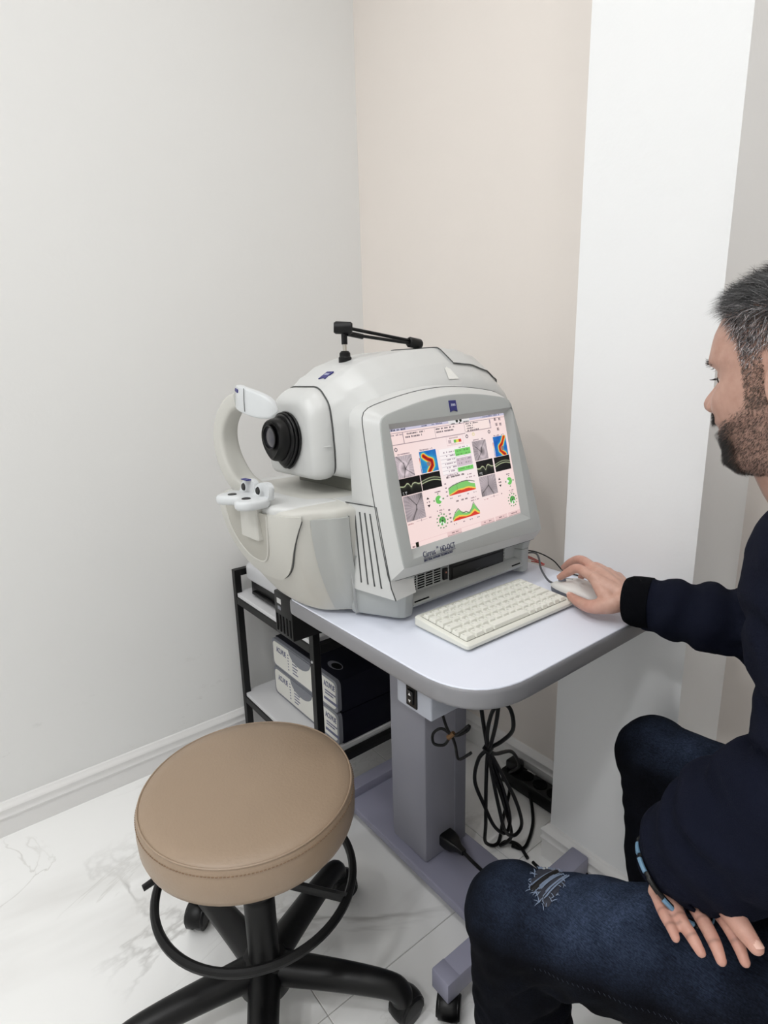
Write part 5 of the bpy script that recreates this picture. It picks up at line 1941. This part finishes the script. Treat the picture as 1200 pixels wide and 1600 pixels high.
def head_rings():
    rings = []
    for c in np.concatenate([np.linspace(-0.118, 0.10, 70), np.linspace(0.104, 0.1245, 12)]):
        r = []
        for k in range(96):
            # denser around the face
            u = k / 96 * 2 * math.pi
            th = u - 0.45 * math.sin(u)
            p = head_point(th, c)
            r.append(hw(*p))
        rings.append(r)
    return rings


body = MB()
body.add(loft_data(head_rings()))


def limb(pts, n=6, seg=16, ry=None, up=None):
    """pts: (x,y,z,r[,r2])"""
    P = spline(pts, n)
    rad = [p[3] for p in P]
    r2 = [p[4] for p in P] if len(P[0]) > 4 else None
    # round the ends
    return tube_data([p[:3] for p in P], rad, seg, ry=r2, up=up)


def ball(c, r, sx=1, sy=1, sz=1, n=12):
    c = V(c)
    rings = []
    for k in range(1, n):
        a = math.pi * k / n
        rings.append([c + V((r * sx * math.sin(a) * math.cos(t), r * sy * math.sin(a) * math.sin(t), r * sz * math.cos(a))) for t in np.linspace(0, 2 * math.pi, 2 * n, endpoint=False)])
    return loft_data(rings)


# ears
for s in (1, -1):
    ear = [hw(-0.017 + 0.017 * math.cos(t) * 0.9 - 0.010 * math.sin(t) * 0.35, s * (0.0745 + 0.006 * max(0, -math.cos(t)) + 0.003), -0.002 + 0.029 * math.sin(t)) for t in np.linspace(0, 2 * math.pi, 28, endpoint=False)]
    body.add(tube_data(ear, 0.0042, 8, closed=True))
    body.add(tube_data([hw(-0.007, s * 0.070, -0.022), hw(-0.019, s * 0.074, 0.0), hw(-0.023, s * 0.076, 0.016)], [0.008, 0.010, 0.008], 10))
    body.add(tube_data([hw(-0.009, s * 0.0745, -0.026), hw(-0.011, s * 0.0765, -0.033)], [0.0055, 0.0045], 8))
    body.add(tube_data([hw(-0.0015, s * 0.0735, -0.006), hw(-0.0045, s * 0.077, -0.002)], 0.0045, 8))
# upper lids lowered over the eyes
for s in (1, -1):
    body.add(ball(hw(0.0660, s * 0.031, 0.0180), 0.0134, n=14))
# nostril wings
for s in (1, -1):
    body.add(ball(hw(0.100, s * 0.0125, -0.021), 0.0078))

NB = V((1.462, -0.428, 1.005))      # base of the neck
body.add(limb([tuple(hw(-0.030, 0, -0.02)) + (0.055,), tuple(hw(-0.035, 0, -0.085)) + (0.056,), tuple(NB) + (0.060,), (1.49, -0.44, 0.93, 0.07)]))
body.add(limb([tuple(hw(0.03, 0, -0.085)) + (0.035,), tuple(hw(0.0, 0, -0.13)) + (0.045,), (1.44, -0.428, 0.985, 0.055)]))
# trunk
body.add(limb([(1.47, -0.43, 0.985, 0.05, 0.075), (1.495, -0.44, 0.93, 0.07, 0.13), (1.525, -0.455, 0.82, 0.085, 0.14), (1.575, -0.48, 0.65, 0.09, 0.125), (1.60, -0.49, 0.52, 0.09, 0.14), (1.60, -0.49, 0.47, 0.075, 0.12)], up=(1, 0, 0)))
SHL, ELL, WRL = (1.478, -0.590, 0.955), (1.520, -0.628, 0.755), (1.4124, -0.6540, 0.590)
SHR, ELR, WRR = (1.465, -0.285, 0.955), (1.430, -0.318, 0.768), (1.176, -0.396, 0.772)
for s, e, w in ((SHL, ELL, WRL), (SHR, ELR, WRR)):
    mid = tuple((V(s) + V(e)) / 2)
    m2 = tuple(V(e) * 0.6 + V(w) * 0.4)
    body.add(limb([(1.49, (s[1] - 0.44) / 2, 0.94, 0.05), s + (0.048,), mid + (0.043,), e + (0.036,), m2 + (0.037,), w + (0.025, )]))
# legs
HPL, KNL, ANL = (1.60, -0.585, 0.485), (1.238, -0.742, 0.418), (1.262, -0.735, 0.085)
HPR, KNR, ANR = (1.60, -0.40, 0.485), (1.232, -0.352, 0.478), (1.335, -0.425, 0.085)
for h_, k_, a_ in ((HPL, KNL, ANL), (HPR, KNR, ANR)):
    body.add(limb([h_ + (0.072,), tuple((V(h_) + V(k_)) / 2) + (0.066,), tuple(V(k_)) + (0.048,)]))
    body.add(limb([k_ + (0.048,), tuple(V(k_) * 0.6 + V(a_) * 0.4) + (0.044,), a_ + (0.030,)]))

# hands: joint chains, root inside the palm
LH = {
    'index': [(1.4310, -0.6760, 0.5854), (1.4635, -0.6980, 0.5905), (1.4805, -0.7095, 0.5866), (1.4920, -0.7190, 0.5800)],
    'middle': [(1.4192, -0.6855, 0.5810), (1.4490, -0.7110, 0.5855), (1.4660, -0.7240, 0.5825), (1.4762, -0.7330, 0.5775)],
    'ring': [(1.4073, -0.6950, 0.5770), (1.4308, -0.7218, 0.5815), (1.4480, -0.7325, 0.5800), (1.4595, -0.7392, 0.5770)],
    'pinky': [(1.3954, -0.7045, 0.5745), (1.4152, -0.7258, 0.5780), (1.4284, -0.7372, 0.5795), (1.4372, -0.7452, 0.5790)]}
LT = [(1.4265, -0.660, 0.590), (1.4550, -0.6890, 0.604), (1.4806, -0.7090, 0.6077), (1.4990, -0.7196, 0.6055)]
FR = {'index': (0.0092, 0.0088, 0.0080, 0.0062), 'middle': (0.0095, 0.0090, 0.0082, 0.0064), 'ring': (0.0092, 0.0087, 0.0078, 0.0062), 'pinky': (0.0082, 0.0076, 0.0068, 0.0056)}


def hand(wr, F, T, wr_r=0.024, fat=1.0):
    wr = V(wr)
    for k, ch in F.items():
        r = FR[k]
        body.add(limb([ch[i] + (r[i] * fat,) for i in range(4)], 5, 12))
        body.add(ball(ch[3], r[3] * fat * 1.02, n=8))
        body.add(ball(ch[0], r[0] * fat * 1.15, n=8))
        m = V(ch[0])
        body.add(limb([tuple(wr.lerp(m, 0.05)) + (0.015,), tuple(wr.lerp(m, 0.55)) + (0.0145,), tuple(m) + (r[0] * 1.2,)], 5, 12))
    ks = list(F)
    # webbing so the palm is one pad
    for a, b in zip(ks, ks[1:]):
        m = (V(F[a][0]) + V(F[b][0])) / 2
        body.add(limb([tuple(wr) + (0.014,), tuple(wr.lerp(m, 0.5)) + (0.0135,), tuple(wr.lerp(m, 1.04)) + (0.0092,)], 5, 12))
    body.add(limb([tuple(wr.lerp(V(T[0]), 0.2)) + (0.014,), T[0] + (0.0155,), T[1] + (0.0118,), T[2] + (0.0102,), T[3] + (0.0072,)], 5, 14))
    body.add(limb([T[0] + (0.014,), tuple((V(T[0]) + V(F['index'][0])) / 2) + (0.012,), F['index'][0] + (0.009,)], 4, 12))
    body.add(ball(T[3], 0.0074, n=8))
    body.add(ball(wr, wr_r, n=10))


hand(WRL, LH, LT, fat=0.83)
RH = {
    'index': [(1.115, -0.405, 0.797), (1.074, -0.390, 0.800), (1.050, -0.385, 0.785), (1.033, -0.383, 0.771)],
    'middle': [(1.110, -0.384, 0.802), (1.062, -0.361, 0.806), (1.034, -0.350, 0.793), (1.014, -0.343, 0.776)],
    'ring': [(1.115, -0.362, 0.796), (1.076, -0.340, 0.793), (1.054, -0.330, 0.776), (1.040, -0.325, 0.759)],
    'pinky': [(1.124, -0.343, 0.786), (1.093, -0.325, 0.774), (1.076, -0.318, 0.760), (1.066, -0.315, 0.748)]}
RT = [(1.158, -0.420, 0.766), (1.128, -0.428, 0.755), (1.098, -0.416, 0.750), (1.072, -0.405, 0.751)]
hand(WRR, RH, RT, 0.025)

bme = voxel(body.me(), 0.0020, 3, 0.5)
co = get_co(bme)
# skin tint: redder fingers and nose, darker shaved beard shadow
base = np.array(rgb(196, 157, 141)[:3])
tint = np.tile(base, (len(co), 1))
hands = np.zeros(len(co))
for P in [q for F_ in (LH, RH) for ch in F_.values() for q in ch[1:]] + LT[1:] + RT[1:]:
    d = np.linalg.norm(co - np.array(P), axis=1)
    hands = np.maximum(hands, np.exp(-(d / 0.02) ** 2))
tint = tint * (1 - hands[:, None] * 0.5) + np.array(rgb(200, 144, 130)[:3]) * hands[:, None] * 0.5
for ch in LH.values():
    for k in (1, 2):
        q = np.array(ch[k])
        ax = np.array(ch[k + 1]) - np.array(ch[k - 1])
        ax /= np.linalg.norm(ax)
        rel = co - q
        wt = np.exp(-((rel @ ax) / 0.0016) ** 2) * (np.linalg.norm(rel, axis=1) < 0.012)
        tint *= (1 - 0.35 * wt)[:, None]
loc = np.stack([(co - np.array(HC)) @ np.array(HF), (co - np.array(HC)) @ np.array(HL), (co - np.array(HC)) @ np.array(HU)], 1)
beard_m = 1 / (1 + np.exp((loc[:, 2] + 0.040 + 0.25 * np.clip(loc[:, 0] - 0.04, -1, 0)) / 0.008)) * (np.linalg.norm(loc, axis=1) < 0.16) * (loc[:, 0] > -0.01)
tint = tint * (1 - 0.35 * beard_m[:, None]) + np.array(rgb(92, 72, 60)[:3]) * 0.35 * beard_m[:, None]
set_col(bme, tint)
bo = put('body', bme, 'skin', man, angle=180)

# eyes
for s in (1, -1):
    e = put('eye', pydata(*ball(hw(0.0665, s * 0.031, 0.014), 0.0122, n=12)), 'eye_white', man)
    put('iris', lathe_me([(0, 0.0008), (0.0055, 0.0004), (0.0058, -0.001), (0, -0.001)], 20, hw(0.0665, s * 0.031, 0.014) + (HF + HU * -0.18).normalized() * 0.0120, HF + HU * -0.18), 'iris_brown', e)


# hair strands on the head surface
def strands(name, n, region, length, width, colour, lie, seed, mess=0.30):
    r = random.Random(seed)
    v, f, c = [], [], []
    tries = 0
    made = 0
    while made < n and tries < n * 60:
        tries += 1
        cc = r.uniform(-0.118, 0.1245)
        th = r.uniform(-math.pi, math.pi)
        # roughly even by area
        if r.random() > (ip(WD, cc) + 0.012) / 0.09:
            continue
        p = head_point(th, cc)
        k = region(p, th)
        if k <= 0 or r.random() > k:
            continue
        e = 0.004
        q1 = head_point(th + e * 5, cc)
        q2 = head_point(th, min(0.1245, cc + e))
        q0 = head_point(th, cc - e)
        nrm = (q1 - p).cross(q2 - q0)
        if nrm.length < 1e-9:
            continue
        nrm.normalize()
        if nrm.dot(p - V((0, 0, 0.02))) < 0:
            nrm = -nrm
        L = length(p, th) * r.uniform(0.7, 1.25)
        d = V(lie(p, th)) + V((r.gauss(0, mess), r.gauss(0, mess), r.gauss(0, mess)))
        d = (d - nrm * d.dot(nrm))
        if d.length > 1e-6:
            d.normalize()
        g1 = (nrm * 0.75 + d * 0.6).normalized()
        g2 = (nrm * 0.25 + d).normalized()
        a0 = p - nrm * 0.001
        a1 = p + g1 * L * 0.5
        a2 = a1 + g2 * L * 0.5
        w = nrm.cross(d)
        if w.length < 1e-6:
            continue
        w = w.normalized() * width * r.uniform(0.7, 1.2)
        b = len(v)
        for q, s in ((a0, 1.0), (a1, 0.8), (a2, 0.0)):
            if s > 0:
                v.append(hw(*(q - w * s)))
                v.append(hw(*(q + w * s)))
            else:
                v.append(hw(*q))
        f += [(b, b + 1, b + 3, b + 2), (b + 2, b + 3, b + 4)]
        cl = colour(p, th, r)
        c += [cl] * 5
        made += 1
    me_ = bpy.data.meshes.new('strands')
    me_.from_pydata([tuple(x) for x in v], [], f)
    set_col(me_, np.array([lin(tuple(x / 255 for x in q)) for q in c]))
    return put(name, me_, 'strands', man, smooth=True, angle=180)


def hairline(p):
    """height of the lower border of the hair at this place"""
    a = p.x
    if a > 0.058:
        return 0.098 - (a - 0.058) * 0.3
    if a > 0.030:
        return 0.052 + (a - 0.030) * 1.64
    if a > 0.004:
        return -0.030
    if a > -0.036:
        return 0.034
    return -0.055 + min(0.0, (a + 0.04)) * 0.2


def sm_(x, a, b):
    t = min(1, max(0, (x - a) / (b - a)))
    return t * t * (3 - 2 * t)


def hair_region(p, th):
    h = p.z - hairline(p)
    return sm_(h, -0.004, 0.006)


def top_w(p):
    return sm_(p.z - 0.25 * p.x, 0.066, 0.092)


def hair_col(p, th, r):
    t = top_w(p)
    if r.random() < t:
        g_ = r.choice((14, 20, 26, 32, 44)) if r.random() < 0.9 else 110
        return (g_, g_ - 1, g_)
    low = sm_(p.z, 0.0, 0.045)
    g_ = r.choice((22, 30, 44, 60, 90, 130, 185, 225))
    if r.random() > low:
        k = r.uniform(0.6, 1.0)
        return (108 * k, 86 * k, 72 * k)
    return (g_, g_ * 0.97, g_ * 0.98)


strands('hair', 34000, hair_region,
        lambda p, th: 0.0045 + 0.010 * sm_(p.z, 0.02, 0.07) + 0.021 * top_w(p) * (1 + 0.15 * sm_(p.x, 0.02, 0.07)),
        0.00032, hair_col,
        lambda p, th: (0.55 * top_w(p) + 0.15, 0.35 * math.sin(p.x * 90) * top_w(p), -0.9 + 1.2 * top_w(p)), 11)


def beard_region(p, th):
    if p.x < 0.004 or p.z > 0.0:
        return 0
    line = -0.022 - 0.62 * max(0.0, p.x - 0.03)
    if p.x < 0.024 and abs(p.y) > 0.05:
        line = 0.0
    k = sm_(line - p.z, -0.006, 0.012)
    lip = math.exp(-(((p.z + 0.051) / 0.009) ** 2 + (p.y / 0.024) ** 4))
    mou = 1.0 if (abs(p.z + 0.036) < 0.0075 and abs(p.y) < 0.034 and p.x > 0.06) else 0
    k = max(k * 0.55 * (1 - lip), mou)
    if p.x > 0.055 and p.z < -0.066:
        k = max(k, 0.95)
    return k


def beard_col(p, th, r):
    k = r.uniform(0.5, 1.1)
    if p.x > 0.058 and p.z < -0.03:
        if p.x > 0.075 and r.random() < 0.25:
            return (120 * k, 116 * k, 112 * k)
        return (30 * k, 25 * k, 23 * k)
    return (66 * k, 48 * k, 38 * k)


strands('beard', 15000, beard_region, lambda p, th: 0.0042 + 0.0045 * (1 if (p.x > 0.055 and p.z < -0.03) else 0), 0.00020, beard_col, lambda p, th: (0.2, 0, -1.0), 12, 0.5)
for _sd in (1, -1):
    strands('eyebrow', 330, lambda p, th: 1.0 if (p.x > 0.05 and p.y * _sd > 0 and 0.014 < abs(p.y) < 0.052 and abs(p.z - 0.037 + 4.5 * (abs(p.y) - 0.034) ** 2 * 4) < 0.0032) else 0, lambda p, th: 0.007, 0.00025, lambda p, th, r: (28, 22, 20), lambda p, th: (0, math.copysign(1, p.y), 0.25), 13)
for s in (1, -1):
    la = MB()
    for t in np.linspace(-1.2, 1.2, 22):
        b0 = hw(0.0665 + 0.0165 * math.cos(t), s * (0.031 + 0.0150 * math.sin(t)), 0.0150 - 0.003 * abs(math.sin(t)) ** 2)
        dr = HF * math.cos(t) + HL * (s * math.sin(t) * 0.8) - HU * 0.25
        la.add(tube_data([b0, b0 + dr * 0.0035, b0 + dr * 0.0060 + HU * 0.001], [0.0003, 0.0002, 0.0001], 4))
    put('eyelashes', la.me(), 'lash_black', man, smooth=False)

# ------------------------------------------------------------------ clothes
def fbm(p, s, o=3):
    q = V(p) * s
    return noise.fractal(q, 1.0, 2.0, o)


def wrinkle(me_, amp, scale, folds):
    """soft cloth unevenness plus ring folds around joints: folds = (centre, axis, radius, pitch, depth)"""
    me_.update()
    c = get_co(me_)
    n = get_no(me_)
    out = c.copy()
    d = np.zeros(len(c))
    for i, p in enumerate(c):
        d[i] = amp * fbm(p, scale)
    for ctr, axis, rad, pitch, depth in folds:
        ax = np.array(V(axis).normalized())
        rel = c - np.array(ctr)
        t = rel @ ax
        w = np.exp(-(np.linalg.norm(rel, axis=1) / rad) ** 2)
        wob = np.array([fbm(p, 14, 2) for p in c])
        s = np.sin(t / pitch * 2 * math.pi + wob * 3.2)
        d += w * depth * np.sign(s) * np.abs(s) ** 0.8
    out += n * d[:, None]
    set_co(me_, out)
    return me_


# jeans
jn = MB()
for h_, k_, a_, sg in ((HPL, KNL, ANL, -1), (HPR, KNR, ANR, 1)):
    hv, kv, av = V(h_), V(k_), V(a_)
    jn.add(limb([tuple(hv + (hv - kv).normalized() * 0.04) + (0.085,), tuple(hv) + (0.094,), tuple(hv.lerp(kv, 0.35) + V((0, 0, 0.006))) + (0.082,), tuple(hv.lerp(kv, 0.7) + V((0, 0, 0.008))) + (0.072,), tuple(kv + V((0, 0, 0.004))) + (0.064,)], 8, 24))
    jn.add(limb([tuple(kv + V((0, 0, 0.012))) + (0.066,), tuple(kv.lerp(av, 0.2)) + (0.066,), tuple(kv.lerp(av, 0.5)) + (0.067,), tuple(kv.lerp(av, 0.85)) + (0.060,), tuple(av + V((0, 0, -0.015))) + (0.058,)], 8, 24))
    jn.add(ball(kv + V((-0.006, 0, 0.004)), 0.0695, n=14))
jn.add(limb([(1.60, -0.66, 0.50, 0.08, 0.075), (1.61, -0.60, 0.50, 0.10, 0.09), (1.61, -0.49, 0.51, 0.105, 0.095), (1.61, -0.38, 0.50, 0.10, 0.09), (1.60, -0.33, 0.50, 0.08, 0.075)]))
jm = voxel(jn.me(), 0.0048, 10, 0.5)
jm = wrinkle(jm, 0.0022, 16, [((KNL[0] + 0.05, KNL[1], KNL[2] - 0.06), (0.75, -0.1, -0.65), 0.075, 0.026, 0.0042), ((KNL[0], KNL[1], KNL[2] - 0.15), (0.1, 0, -1), 0.10, 0.032, 0.0022), ((1.36, -0.69, 0.44), (1, -0.35, 0.5), 0.12, 0.045, 0.0022), ((KNR[0] + 0.02, KNR[1] - 0.02, KNR[2] - 0.09), (0.5, -0.2, -0.8), 0.08, 0.034, 0.0018)])
c = get_co(jm)
n_ = get_no(jm)
tn = np.empty((len(c), 3))
dark = np.array(rgb(9, 10, 15)[:3])  # also carries painted shade on the undersides
fade_lit = np.array(rgb(50, 60, 80)[:3])  # worn denim, with light on the thigh tops painted in
w = np.zeros(len(c))
for h_, k_, kx in ((HPL, KNL, 1.0), (HPR, KNR, 0.8)):
    hv, kv = np.array(h_), np.array(k_)
    ax = (kv - hv) / np.linalg.norm(kv - hv)
    t = (c - hv) @ ax / np.linalg.norm(kv - hv)
    rel = c - hv - np.outer((c - hv) @ ax, ax)
    rn = rel / (np.linalg.norm(rel, axis=1)[:, None] + 1e-9)
    near = np.linalg.norm(rel, axis=1) < 0.115
    k = np.clip(rn[:, 2] * 1.25 - 0.28, 0, 1) * np.exp(-((t - 0.70) / 0.34) ** 2) * near * kx
    w = np.maximum(w, k)
wob = np.array([fbm(p, 30, 3) for p in c])
w = np.clip(w * (0.9 + 0.35 * wob) + 0.02 + 0.04 * wob, 0, 1)
tn = dark * (1 - w[:, None]) + fade_lit * w[:, None]
grain = np.array([noise.noise(V((p[0] * 160, p[1] * 900, p[2] * 900))) for p in c])
tn *= (1 + 0.10 * grain)[:, None]
set_col(jm, np.clip(tn, 0, 1))
jo = put('jeans', jm, 'denim', man, angle=180)
bvh = BVHTree.FromPolygons([V(p) for p in c], [tuple(pl_.vertices) for pl_ in jm.polygons])
# undo the shift put() applied when querying: bvh is in world space


def on_jeans(x, y, off):
    hit = bvh.ray_cast(V((x, y, 0.9)), V((0, 0, -1)))
    return hit[0] + hit[1] * off


# rip above the left knee
RX, RY = 1.268, -0.722
rim = []
rr = random.Random(4)
for k in range(40):
    a = 2 * math.pi * k / 40
    rad = 1 + rr.uniform(-0.14, 0.14)
    rim.append((RX + 0.021 * rad * math.cos(a) + 0.010 * math.sin(a), RY - 0.030 * rad * math.sin(a)))
pv = [on_jeans(RX, RY, 0.0016)] + [on_jeans(RX + (x - RX) * 0.5, RY + (y - RY) * 0.5, 0.0016) for x, y in rim] + [on_jeans(x, y, 0.0012) for x, y in rim]
pf = [(0, 1 + k, 1 + (k + 1) % 40) for k in range(40)] + [(1 + k, 41 + k, 41 + (k + 1) % 40, 1 + (k + 1) % 40) for k in range(40)]
rp_o = put('rip_patch', pydata(pv, pf), 'patch_grey', jo)
th_ = MB()
for k in range(70):
    x, y = rim[rr.randrange(40)]
    p0 = on_jeans(x, y, 0.0018)
    p1 = on_jeans(x + rr.uniform(-0.006, 0.006), y + rr.uniform(-0.006, 0.006), 0.0035)
    th_.add(tube_data([p0, (p0 + p1) / 2 + V((0, 0, 0.0008)), p1], [0.0006, 0.0005, 0.0002], 4))
for k in range(16):
    x = RX + rr.uniform(-0.014, 0.014)
    ya = RY - rr.uniform(0.012, 0.026)
    yb = RY + rr.uniform(0.012, 0.026)
    th_.add(tube_data([on_jeans(x + 0.004 * s, ya + (yb - ya) * s, 0.0026) for s in np.linspace(0, 1, 7)], 0.0006, 4))
put('frayed_threads', th_.me(), 'thread_blue', jo, smooth=False)
for dx0 in (0.0,):
    rip2 = MB()
    rip2.add(tube_data([on_jeans(RX - 0.006 + 0.004 * s, RY - 0.024 + 0.048 * s, 0.0022) for s in np.linspace(0, 1, 8)], 0.0035, 6))
    put('rip_fold', rip2.me(), 'lash_black', jo)

# seam stitching along the outer side of the left thigh
sb = MB()
hv, kv = V(HPL), V(KNL)
for k in range(54):
    t = 0.10 + 0.80 * k / 54
    ctr = hv.lerp(kv, t)
    for sgn in (1,):
        hit = bvh.ray_cast(ctr + V((0.02, -0.3, 0.035)), V((0, 1, -0.10)))
        if hit[0] is not None:
            p = hit[0] + hit[1] * 0.0006
            sb.add(tube_data([p + V((0.0022, -0.0008, 0)), p - V((0.0022, -0.0008, 0))], 0.0003, 4))
put('seam_stitching', sb.me(), 'thread_dim', jo, smooth=False)

# sweater
sw_ = MB()
sw_.add(limb([(1.458, -0.428, 1.020, 0.060, 0.068), (1.466, -0.430, 1.000, 0.070, 0.088), (1.480, -0.435, 0.965, 0.088, 0.150), (1.500, -0.440, 0.91, 0.105, 0.172), (1.520, -0.452, 0.83, 0.122, 0.178), (1.548, -0.465, 0.72, 0.132, 0.170), (1.580, -0.480, 0.60, 0.138, 0.172), (1.60, -0.49, 0.52, 0.130, 0.176), (1.60, -0.49, 0.485, 0.122, 0.170)], 6, 32, up=(1, 0, 0)))
CUL = tuple(V(WRL).lerp(V((1.4188, -0.6900, 0.580)), 0.22))
sw_.add(limb([(1.49, -0.52, 0.955, 0.070), SHL + (0.073,), tuple(V(SHL).lerp(V(ELL), 0.5)) + (0.073,), tuple(V(ELL) + V((0.004, -0.004, 0.01))) + (0.073,), tuple(V(ELL).lerp(V(WRL), 0.5) + V((-0.006, -0.01, 0.004))) + (0.072,), tuple(V(WRL) + V((0.002, -0.008, 0.018))) + (0.062,), tuple(V(CUL) + V((0.0, 0.0, 0.016))) + (0.050,)], 8, 28))
sw_.add(limb([(1.48, -0.36, 0.955, 0.070), SHR + (0.072,), tuple(V(SHR).lerp(V(ELR), 0.5)) + (0.068,), tuple(V(ELR) + V((0.008, 0, 0.0))) + (0.064,), tuple(V(ELR).lerp(V(WRR), 0.45)) + (0.055,), tuple(V(ELR).lerp(V(WRR), 0.80)) + (0.045,), tuple(V(WRR) + V((0.022, 0.004, 0.002))) + (0.040,)], 8, 28))
sm_me = voxel(sw_.me(), 0.0048, 10, 0.5)
sm_me = wrinkle(sm_me, 0.0035, 12, [((ELL[0] - 0.03, ELL[1] - 0.02, ELL[2] + 0.02), (0.4, 0.1, 0.9), 0.10, 0.055, 0.010), ((1.45, -0.65, 0.66), (0.6, 0.15, 0.8), 0.09, 0.04, 0.006), ((1.49, -0.62, 0.86), (0.5, 0.2, 0.8), 0.10, 0.05, 0.006), ((1.33, -0.35, 0.775), (1, 0.2, 0.1), 0.12, 0.05, 0.006), ((1.43, -0.46, 0.78), (0.2, 0.1, 1), 0.12, 0.05, 0.004)])
swo = put('sweater', sm_me, 'knit_navy', man, angle=180)
# ribbed cuffs and collar
put('cuff', tube_me([V(WRR) + V((0.034, 0.008, 0.003)), V(WRR) + V((0.016, 0.003, 0.002)), V(WRR) + V((0.006, 0.001, 0.001)), V(WRR) + V((-0.003, -0.001, 0.0))], [0.042, 0.042, 0.041, 0.037], 28), 'knit_black', swo, angle=60)
cd_ = (V((1.4188, -0.6900, 0.580)) - V(ELL)).normalized()
cc_ = V(CUL) + V((0.0, 0.0, 0.016))
put('cuff', tube_me([cc_ - cd_ * 0.020, cc_ - cd_ * 0.004, cc_ + cd_ * 0.006, cc_ + cd_ * 0.012], [0.0545, 0.055, 0.053, 0.048], 28), 'knit_navy', swo, angle=60)
nk = [NB + V((0.052 * math.cos(t) * 1.12 - 0.004, 0.060 * math.sin(t), 0.022 - 0.012 * math.cos(t) * -1.0)) for t in np.linspace(0, 2 * math.pi, 36, endpoint=False)]
put('collar', tube_me(nk, 0.0105, 10, closed=True, ry=0.016), 'knit_black', swo)

# bracelet of beads on the left wrist
bc = cc_ + cd_ * 0.018 + V((-0.0025, -0.0085, -0.0095))
b1 = V((1, 0, 0.2))
b1 = (b1 - cd_ * b1.dot(cd_)).normalized()
b2 = cd_.cross(b1)
br = put('bracelet', tube_me([bc + (b1 * math.cos(t) + b2 * math.sin(t)) * 0.0470 for t in np.linspace(0, 2 * math.pi, 56, endpoint=False)], 0.0028, 8, closed=True), 'black_rubber', man)
for k in range(14):
    t0 = 2 * math.pi * k / 14
    put('bead', tube_me([bc + (b1 * math.cos(t) + b2 * math.sin(t)) * 0.0490 for t in np.linspace(t0 + 0.05, t0 + 0.37, 5)], 0.0027, 8), 'bead_blue' if k % 3 else 'black_rubber', br)


# nails
def nail(tip, prev, up_, r):
    t = (V(tip) - V(prev)).normalized()
    u = (V(up_) - t * V(up_).dot(t)).normalized()
    s = t.cross(u)
    c0 = V(tip) + t * (r * 0.05)
    v_, f_ = [], []
    for i in range(5):
        for j in range(5):
            x = (j / 4 - 0.5) * 2
            y = (i / 4 - 0.5) * 2
            ang = x * 0.75
            y = y * math.sqrt(1 - 0.55 * x * x)
            v_.append(c0 + t * (y * r * 0.80) + s * (math.sin(ang * 0.85) * r * 1.03) + u * (math.cos(ang) * r * 1.04 - 0.0004 - 0.10 * r * max(0, y)))
    for i in range(4):
        for j in range(4):
            f_.append((i * 5 + j, i * 5 + j + 1, i * 5 + j + 6, i * 5 + j + 5))
    return pydata(v_, f_)


put('nail', nail(LT[3], LT[2], (0.35, -0.2, 0.9), 0.0074), 'nail_pink', man)
for k, ch in RH.items():
    put('nail', nail(ch[3], ch[2], (-0.25, 0, 1), FR[k][3]), 'nail_pink', man)
put('nail', nail(RT[3], RT[2], (-0.2, -0.5, 0.85), 0.0072), 'nail_pink', man)


# shoes
def shoe(ank, heading):
    a = V((math.cos(heading), math.sin(heading), 0))
    s = V((-a.y, a.x, 0))
    c0 = V((ank[0], ank[1], 0))
    rings = []
    for u, hw_, h in ((-0.075, 0.020, 0.045), (-0.068, 0.032, 0.075), (-0.04, 0.037, 0.095), (0.0, 0.037, 0.098), (0.04, 0.038, 0.085), (0.09, 0.043, 0.062), (0.14, 0.045, 0.050), (0.175, 0.036, 0.040), (0.195, 0.018, 0.028)):
        sec = [(-hw_, 0.012), (-hw_, h * 0.45), (-hw_ * 0.75, h * 0.85), (0, h), (hw_ * 0.75, h * 0.85), (hw_, h * 0.45), (hw_, 0.012)]
        sec = spline(sec, 3)
        rings.append([c0 + a * u + s * q[0] + V((0, 0, q[1])) for q in sec])
    o = put('shoe', loft_me(rings), 'shoe_black', man, angle=60)
    P = [(-0.078, -0.02), (-0.06, -0.036), (0.0, -0.040), (0.09, -0.046), (0.15, -0.046), (0.19, -0.025), (0.20, 0.0), (0.19, 0.025), (0.15, 0.046), (0.09, 0.046), (0.0, 0.040), (-0.06, 0.036), (-0.078, 0.02)]
    P = spline(P, 3, closed=True)
    me_ = prism_me([tuple((c0 + a * q[0] + s * q[1]).xy) for q in P], 0.0, 0.018, 0.003, 1)
    put('sole', me_, 'black_rubber', o)
    return o


shoe(ANL, math.pi + 0.05)
shoe(ANR, math.pi - 0.15)

# the stool he sits on (mostly out of frame)
stool('round tan leather swivel stool under the seated man', 1.605, -0.49, 0.388, 0.55, 0.1)
